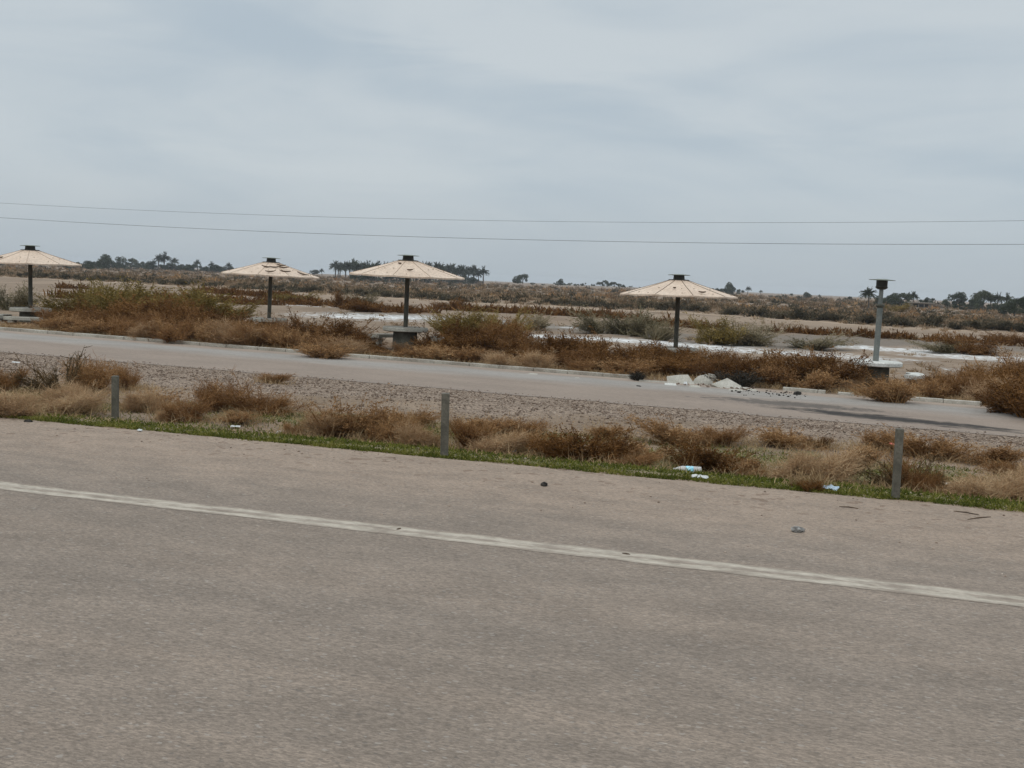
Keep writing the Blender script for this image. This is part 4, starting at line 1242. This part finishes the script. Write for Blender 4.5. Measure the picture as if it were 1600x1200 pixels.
# column, top row, row of its foot, kind (photo pixels), width factor
TL = [(128, 408, 420, 'low', 1), (146, 407, 420, 'wide', 1), (160, 396, 420, 'round', 1.0), (172, 408, 420, 'low', 1), (183, 402, 420, 'wide', .8), (198, 409, 420, 'low', 1), (213, 404, 420, 'wide', .9), (228, 407, 421, 'round', 1.2), (240, 408, 421, 'palm', 1), (247, 400, 421, 'palm', 1), (256, 398, 422, 'palm', 1), (262, 411, 422, 'low', 1), (273, 405, 422, 'palm', 1), (287, 413, 423, 'low', 1), (297, 412, 423, 'wide', 1), (309, 408, 423, 'palm', 1), (318, 414, 424, 'low', 1), (331, 411, 424, 'palm', 1), (343, 413, 425, 'round', 1.2), (356, 412, 425, 'palm', 1), (368, 417, 426, 'low', 1), (-10, 404, 415, 'wide', 1), (100, 410, 419, 'low', 1),
      (491, 422, 431, 'round', 1.1), (503, 421, 431, 'palm', 1), (480, 426, 431, 'low', 1),
      (524, 411, 434, 'palm', 1), (531, 413, 434, 'palm', 1), (540, 412, 436, 'palm', 1), (547, 412, 437, 'palm', 1), (555, 409, 437, 'palm', 1), (564, 413, 438, 'palm', 1), (573, 412, 438, 'palm', 1), (583, 414, 439, 'palm', 1), (592, 413, 439, 'palm', 1), (601, 414, 440, 'palm', 1), (611, 413, 440, 'palm', 1), (620, 414, 441, 'palm', 1), (630, 413, 441, 'palm', 1), (641, 414, 441, 'palm', 1), (651, 415, 441, 'palm', 1), (661, 414, 442, 'palm', 1), (671, 414, 442, 'palm', 1), (681, 414, 442, 'palm', 1), (690, 415, 442, 'palm', 1), (698, 417, 442, 'palm', 1), (707, 416, 442, 'palm', 1), (715, 419, 443, 'palm', 1), (723, 418, 443, 'palm', 1), (731, 420, 443, 'palm', 1), (739, 418, 443, 'palm', 1), (748, 424, 443, 'palm', 1), (755, 420, 443, 'palm', 1),
      (528, 414, 435, 'palm', 1), (558, 413, 438, 'palm', 1), (568, 414, 438, 'palm', 1), (578, 415, 439, 'palm', 1), (588, 416, 440, 'palm', 1), (606, 416, 440, 'palm', 1), (625, 416, 441, 'palm', 1), (646, 416, 441, 'palm', 1), (666, 416, 442, 'palm', 1), (686, 417, 442, 'palm', 1), (702, 418, 442, 'palm', 1), (719, 420, 443, 'palm', 1), (727, 421, 443, 'palm', 1),
      (560, 426, 439, 'low', 1.4), (582, 425, 440, 'low', 1.4), (603, 425, 440, 'low', 1.4), (626, 425, 441, 'low', 1.4), (650, 425, 441, 'low', 1.4), (672, 426, 442, 'low', 1.4), (694, 427, 442, 'low', 1.4), (716, 428, 443, 'low', 1.4), (736, 430, 443, 'low', 1.2),
      (137, 412, 420, 'low', 1.1), (152, 410, 420, 'low', 1.1), (205, 411, 421, 'low', 1.1), (234, 412, 421, 'low', 1.1), (251, 412, 422, 'low', 1), (268, 411, 422, 'wide', 1), (281, 411, 423, 'low', 1), (303, 412, 424, 'low', 1.1), (325, 414, 424, 'low', 1.1), (337, 414, 425, 'low', 1.1), (350, 415, 425, 'low', 1), (362, 416, 426, 'low', 1), (115, 411, 420, 'low', 1.2),
      (850, 443, 446, 'low', 1.2), (900, 443, 447, 'low', 1.2), (1000, 448, 450, 'low', 1.), (1108, 451, 458, 'low', 1), (1118, 449, 458, 'low', 1), (1135, 449, 459, 'low', 1), (1215, 461, 466, 'low', 1.1), (1398, 466, 478, 'low', 1), (1412, 468, 479, 'low', 1), (1525, 470, 484, 'wide', 1), (1563, 472, 486, 'low', 1), (1578, 473, 487, 'low', 1),
      (809, 429, 443, 'round', .8), (817, 427, 443, 'wide', .55), (832, 441, 445, 'low', 1), (868, 441, 446, 'low', 1), (876, 435, 446, 'round', .9), (890, 441, 446, 'low', 1), (913, 441, 447, 'low', .8), (926, 443, 447, 'low', 1), (938, 440, 447, 'wide', 1), (949, 438, 448, 'wide', .9), (960, 440, 448, 'wide', 1), (972, 443, 449, 'low', 1), (986, 446, 449, 'low', 1),
      (1128, 450, 459, 'low', 1), (1144, 440, 460, 'round', .75), (1155, 451, 460, 'low', .7), (1168, 449, 460, 'palm', 1), (1188, 454, 461, 'palm', 1), (1205, 461, 465, 'low', 1), (1226, 459, 466, 'low', .7), (1237, 459, 466, 'palm', 1), (1248, 461, 467, 'low', .7), (1264, 456, 467, 'round', 1.1), (1280, 461, 467, 'palm', 1), (1312, 466, 470, 'low', .8), (1325, 463, 471, 'wide', .8), (1340, 467, 471, 'low', .8),
      (1357, 458, 482, 'palm', 1.1), (1378, 464, 477, 'round', 1), (1391, 460, 478, 'round', 1.1), (1406, 461, 479, 'round', 1.2), (1417, 463, 479, 'palm', 1), (1426, 462, 479, 'palm', 1), (1447, 467, 478, 'wide', 1), (1480, 469, 480, 'round', 1), (1494, 462, 482, 'round', .8), (1504, 473, 484, 'low', .9), (1517, 473, 484, 'low', .9), (1535, 461, 484, 'round', .95), (1547, 466, 484, 'palm', 1), (1557, 465, 485, 'palm', 1), (1572, 466, 486, 'palm', 1), (1585, 469, 494, 'wide', .8), (1600, 470, 492, 'wide', .8), (1622, 470, 492, 'round', 1), (1645, 474, 494, 'wide', 1)]
CL = [(-99, 'far grove beside the plain parasol'), (470, 'small clump past the torn parasol'), (515, 'long grove behind the palm-side parasol'), (800, 'scattered line before the streaked parasol'), (1120, 'thin line past the streaked parasol'), (1350, 'near grove by the flat-roofed house')]
KADJ = {'palm': 'date palm', 'round': 'rounded dark tree', 'wide': 'broad dark tree', 'column': 'slender tree', 'low': 'low bushy tree'}
cnt = {}
for (px, ty, fy, kind, wf) in TL:
    d = ray(px, fy); t = (-.85 - CAMH) / d.z
    if t * d.dot(FWD) > 620 or t < 0: t = 620 / d.dot(FWD)
    p = CAMP + d * t
    h = (fy - ty) * t * d.dot(FWD) / F
    if px > 1350: h *= 1.2
    tm, cm_ = rt.choice(TP[kind])
    sc = {'palm': .98, 'round': 1.0, 'wide': 1.0, 'column': 1.0, 'low': .85}[kind]
    ci = max(i for i, c in enumerate(CL) if c[0] <= px)
    key = (ci, kind); c = cnt.get(key, 0); cnt[key] = c + 1
    e = empty(TNAME[kind], p, rt.uniform(0, 6.28)); e.scale = (h * wf * 1.3, h * wf * 1.3, h * 1.17)
    lab = f'{KADJ[kind]}, {"first" if c == 0 else ORD[min(c, 11)].split()[0]} of its kind along the {CL[ci][1]}'
    if c > 11: lab = f'{KADJ[kind]} crowded among others in the {CL[ci][1]}'
    tag(e, lab, 'tree', CL[ci][1])
    for nm, me in (('trunk', tm), ('crown', cm_)):
        o = bpy.data.objects.new(nm, me); C.objects.link(o); o.parent = e

# far house
d = ray(1441, 481); t = (-.85 - CAMH) / d.z; p = CAMP + d * t
hs = tag(empty('flat_roofed_house', p, YAW), 'low flat-roofed house with doorway shade painted on its front among the near grove', 'house')
k = t * d.dot(FWD) / F
b = MB(); b.box((0, 1.5, 3.2 * k), (34 * k, 2.4, 7.4 * k), 0, .03); b.build('wall', M['wall'], hs)
b = MB(); b.box((0, 1.3, 7.6 * k), (37 * k, 3.4, 1.5 * k), 0, .03); b.build('roof', M['wall'], hs)
for xx_, ww in ((-10, 8), (-1, 7), (7, 5)):  # solid boxes on the wall face; the recess shade is in their colour
    b = MB(); b.box((xx_ * k, .31, 3.1 * k), (ww * k, .05, 5.0 * k)); b.build('doorway_shade', M['door_shade'], hs)
b = MB(); b.box((26 * k, 2.2, 2.2 * k), (17.5 * k, 2.0, 5.0 * k), 0, .03); b.build('annex', M['wall'], hs)
b = MB(); b.box((26 * k, 2.1, 5.2 * k), (18.5 * k, 2.8, .8 * k), 0, .02); b.build('annex_roof', M['wall'], hs)

# ------------------------------------------------------------------ wires
for ptsw, r_, lab in [([(0, 317), (400, 336), (800, 345), (1200, 347.5), (1600, 345)], .009, 'upper thin overhead wire sagging across the sky'),
                      ([(0, 340), (400, 361), (800, 374.5), (1200, 380), (1600, 382)], .0125, 'lower thicker overhead wire sagging across the sky')]:
    xw, zw = [], []
    for q in ptsw:
        d = ray(*q); t = 62. / d.y; xw.append(d.x * t); zw.append(CAMH + d.z * t)
    cf = np.polyfit(xw, zw, 2)
    b = MB(); b.tube([(x, 62., float(np.polyval(cf, x))) for x in np.linspace(-110, 60, 60)], r_, 6)
    tag(b.build('overhead_wire', M['wire'], None, True), lab, 'wire', 'overhead wires')

# ------------------------------------------------------------------ haze
hz = MB(); hz.box((0, 550, 6.5), (5600, 5000, 19))
hm = bpy.data.materials.new('haze_air'); hm.use_nodes = True
t = hm.node_tree; t.nodes.clear()
ov = t.nodes.new('ShaderNodeOutputMaterial'); pv = t.nodes.new('ShaderNodeVolumePrincipled')
pv.inputs['Color'].default_value = (.86, .90, .95, 1); pv.inputs['Density'].default_value = .0002
t.links.new(pv.outputs[0], ov.inputs['Volume'])
tag(hz.build('haze', hm), kind='stuff')

# ------------------------------------------------------------------ sky and sun
w = bpy.data.worlds.new('World'); bpy.context.scene.world = w; w.use_nodes = True
t = NT(w.node_tree); bg = w.node_tree.nodes['Background']
SUN_EL, SUN_AZ = math.radians(56), math.radians(205)      # azimuth of the sun, clockwise from +y
sky = t.n('ShaderNodeTexSky', sky_type='NISHITA', sun_disc=False)
sky.sun_elevation = SUN_EL; sky.sun_rotation = SUN_AZ; sky.dust_density = 3.
dv = t.n('ShaderNodeTexCoord').outputs['Generated']
dz = t.xyz(dv)[2]
den = t.math('MAXIMUM', t.vmath('DOT_PRODUCT', dv, tuple(FWD)), .05)
u = t.math('DIVIDE', t.vmath('DOT_PRODUCT', dv, tuple(RGT)), den)
v = t.math('DIVIDE', dz, den)
cl = t.noise(t.scale(dv, (1.1, 1.1, 3.6)), 2.1, 5, .5, .9)
cl2 = t.noise(t.scale(dv, (1., 1., 6.)), 4.5, 5, .55, .8)
f = t.math('ADD', t.math('MULTIPLY', cl, .75), t.math('MULTIPLY', cl2, .25))
light = t.ss(f, .30, .70)


def blob(u0, v0, su, sv, slope):
    a = t.math('DIVIDE', t.math('SUBTRACT', u, u0), su)
    b2 = t.math('DIVIDE', t.math('SUBTRACT', t.math('SUBTRACT', v, v0), t.math('MULTIPLY', t.math('SUBTRACT', u, u0), slope)), sv)
    b2 = t.math('ADD', b2, t.math('MULTIPLY_ADD', cl2, 1.6, -.8))
    r = t.math('ADD', t.math('MULTIPLY', a, a), t.math('MULTIPLY', b2, b2))
    return t.ss(r, 1.6, 0.)


dark = t.math('ADD', t.math('MULTIPLY', blob(-.03, .170, .22, .030, -.16), .9), t.math('MULTIPLY', blob(-.29, .225, .11, .022, -.25), .6))
dark = t.math('ADD', dark, t.math('MULTIPLY', blob(.20, .115, .30, .03, -.02), .5))
dark = t.math('ADD', dark, t.math('MULTIPLY', blob(.22, .235, .22, .03, -.1), .6))
light = t.math('SUBTRACT', light, t.math('MULTIPLY', dark, .42))
light = t.math('ADD', light, t.math('MULTIPLY', blob(.02, .245, .22, .05, 0), .35), clamp=False)
light = t.math('MAXIMUM', t.math('MINIMUM', light, 1.), -.25)
cloud = t.mix(t.ss(light, -.25, 1.), (4.08, 4.78, 5.36), (5.2, 5.70, 6.0))
hor = t.ss(dz, .10, .0)
cloud = t.mix(t.math('MULTIPLY', hor, .8), cloud, (4.1, 4.60, 4.98))
zen = t.ss(dz, .26, .85, 1., 2.15)
cloud = t.vmath('MULTIPLY', cloud, comb(t, zen))
full = t.mix(.93, sky.outputs[0], cloud)
t.put(bg.inputs[0], full); bg.inputs[1].default_value = .112

sd = bpy.data.lights.new('sun', 'SUN'); sd.energy = .8; sd.angle = math.radians(50); sd.color = (1., .93, .83)
so = bpy.data.objects.new('sun', sd); C.objects.link(so)
sdir = Vector((math.sin(SUN_AZ) * math.cos(SUN_EL), math.cos(SUN_AZ) * math.cos(SUN_EL), math.sin(SUN_EL)))
so.rotation_euler = sdir.to_track_quat('Z', 'Y').to_euler(); so.location = sdir * 50

cam = bpy.data.cameras.new('camera'); cam.sensor_width = 36; cam.lens = 36 * F / 1600; cam.clip_end = 8000; cam.clip_start = .1
co = bpy.data.objects.new('camera', cam); C.objects.link(co)
co.matrix_world = Matrix.Translation(CAMP) @ CAMM
sc = bpy.context.scene
sc.camera = co
sc.render.engine = 'CYCLES'
sc.view_settings.view_transform = 'Standard'; sc.view_settings.look = 'None'
sc.view_settings.exposure = 0.; sc.view_settings.gamma = 1.; sc.view_settings.use_curve_mapping = False
sc.cycles.max_bounces = 6; sc.cycles.transparent_max_bounces = 8; sc.cycles.volume_bounces = 0
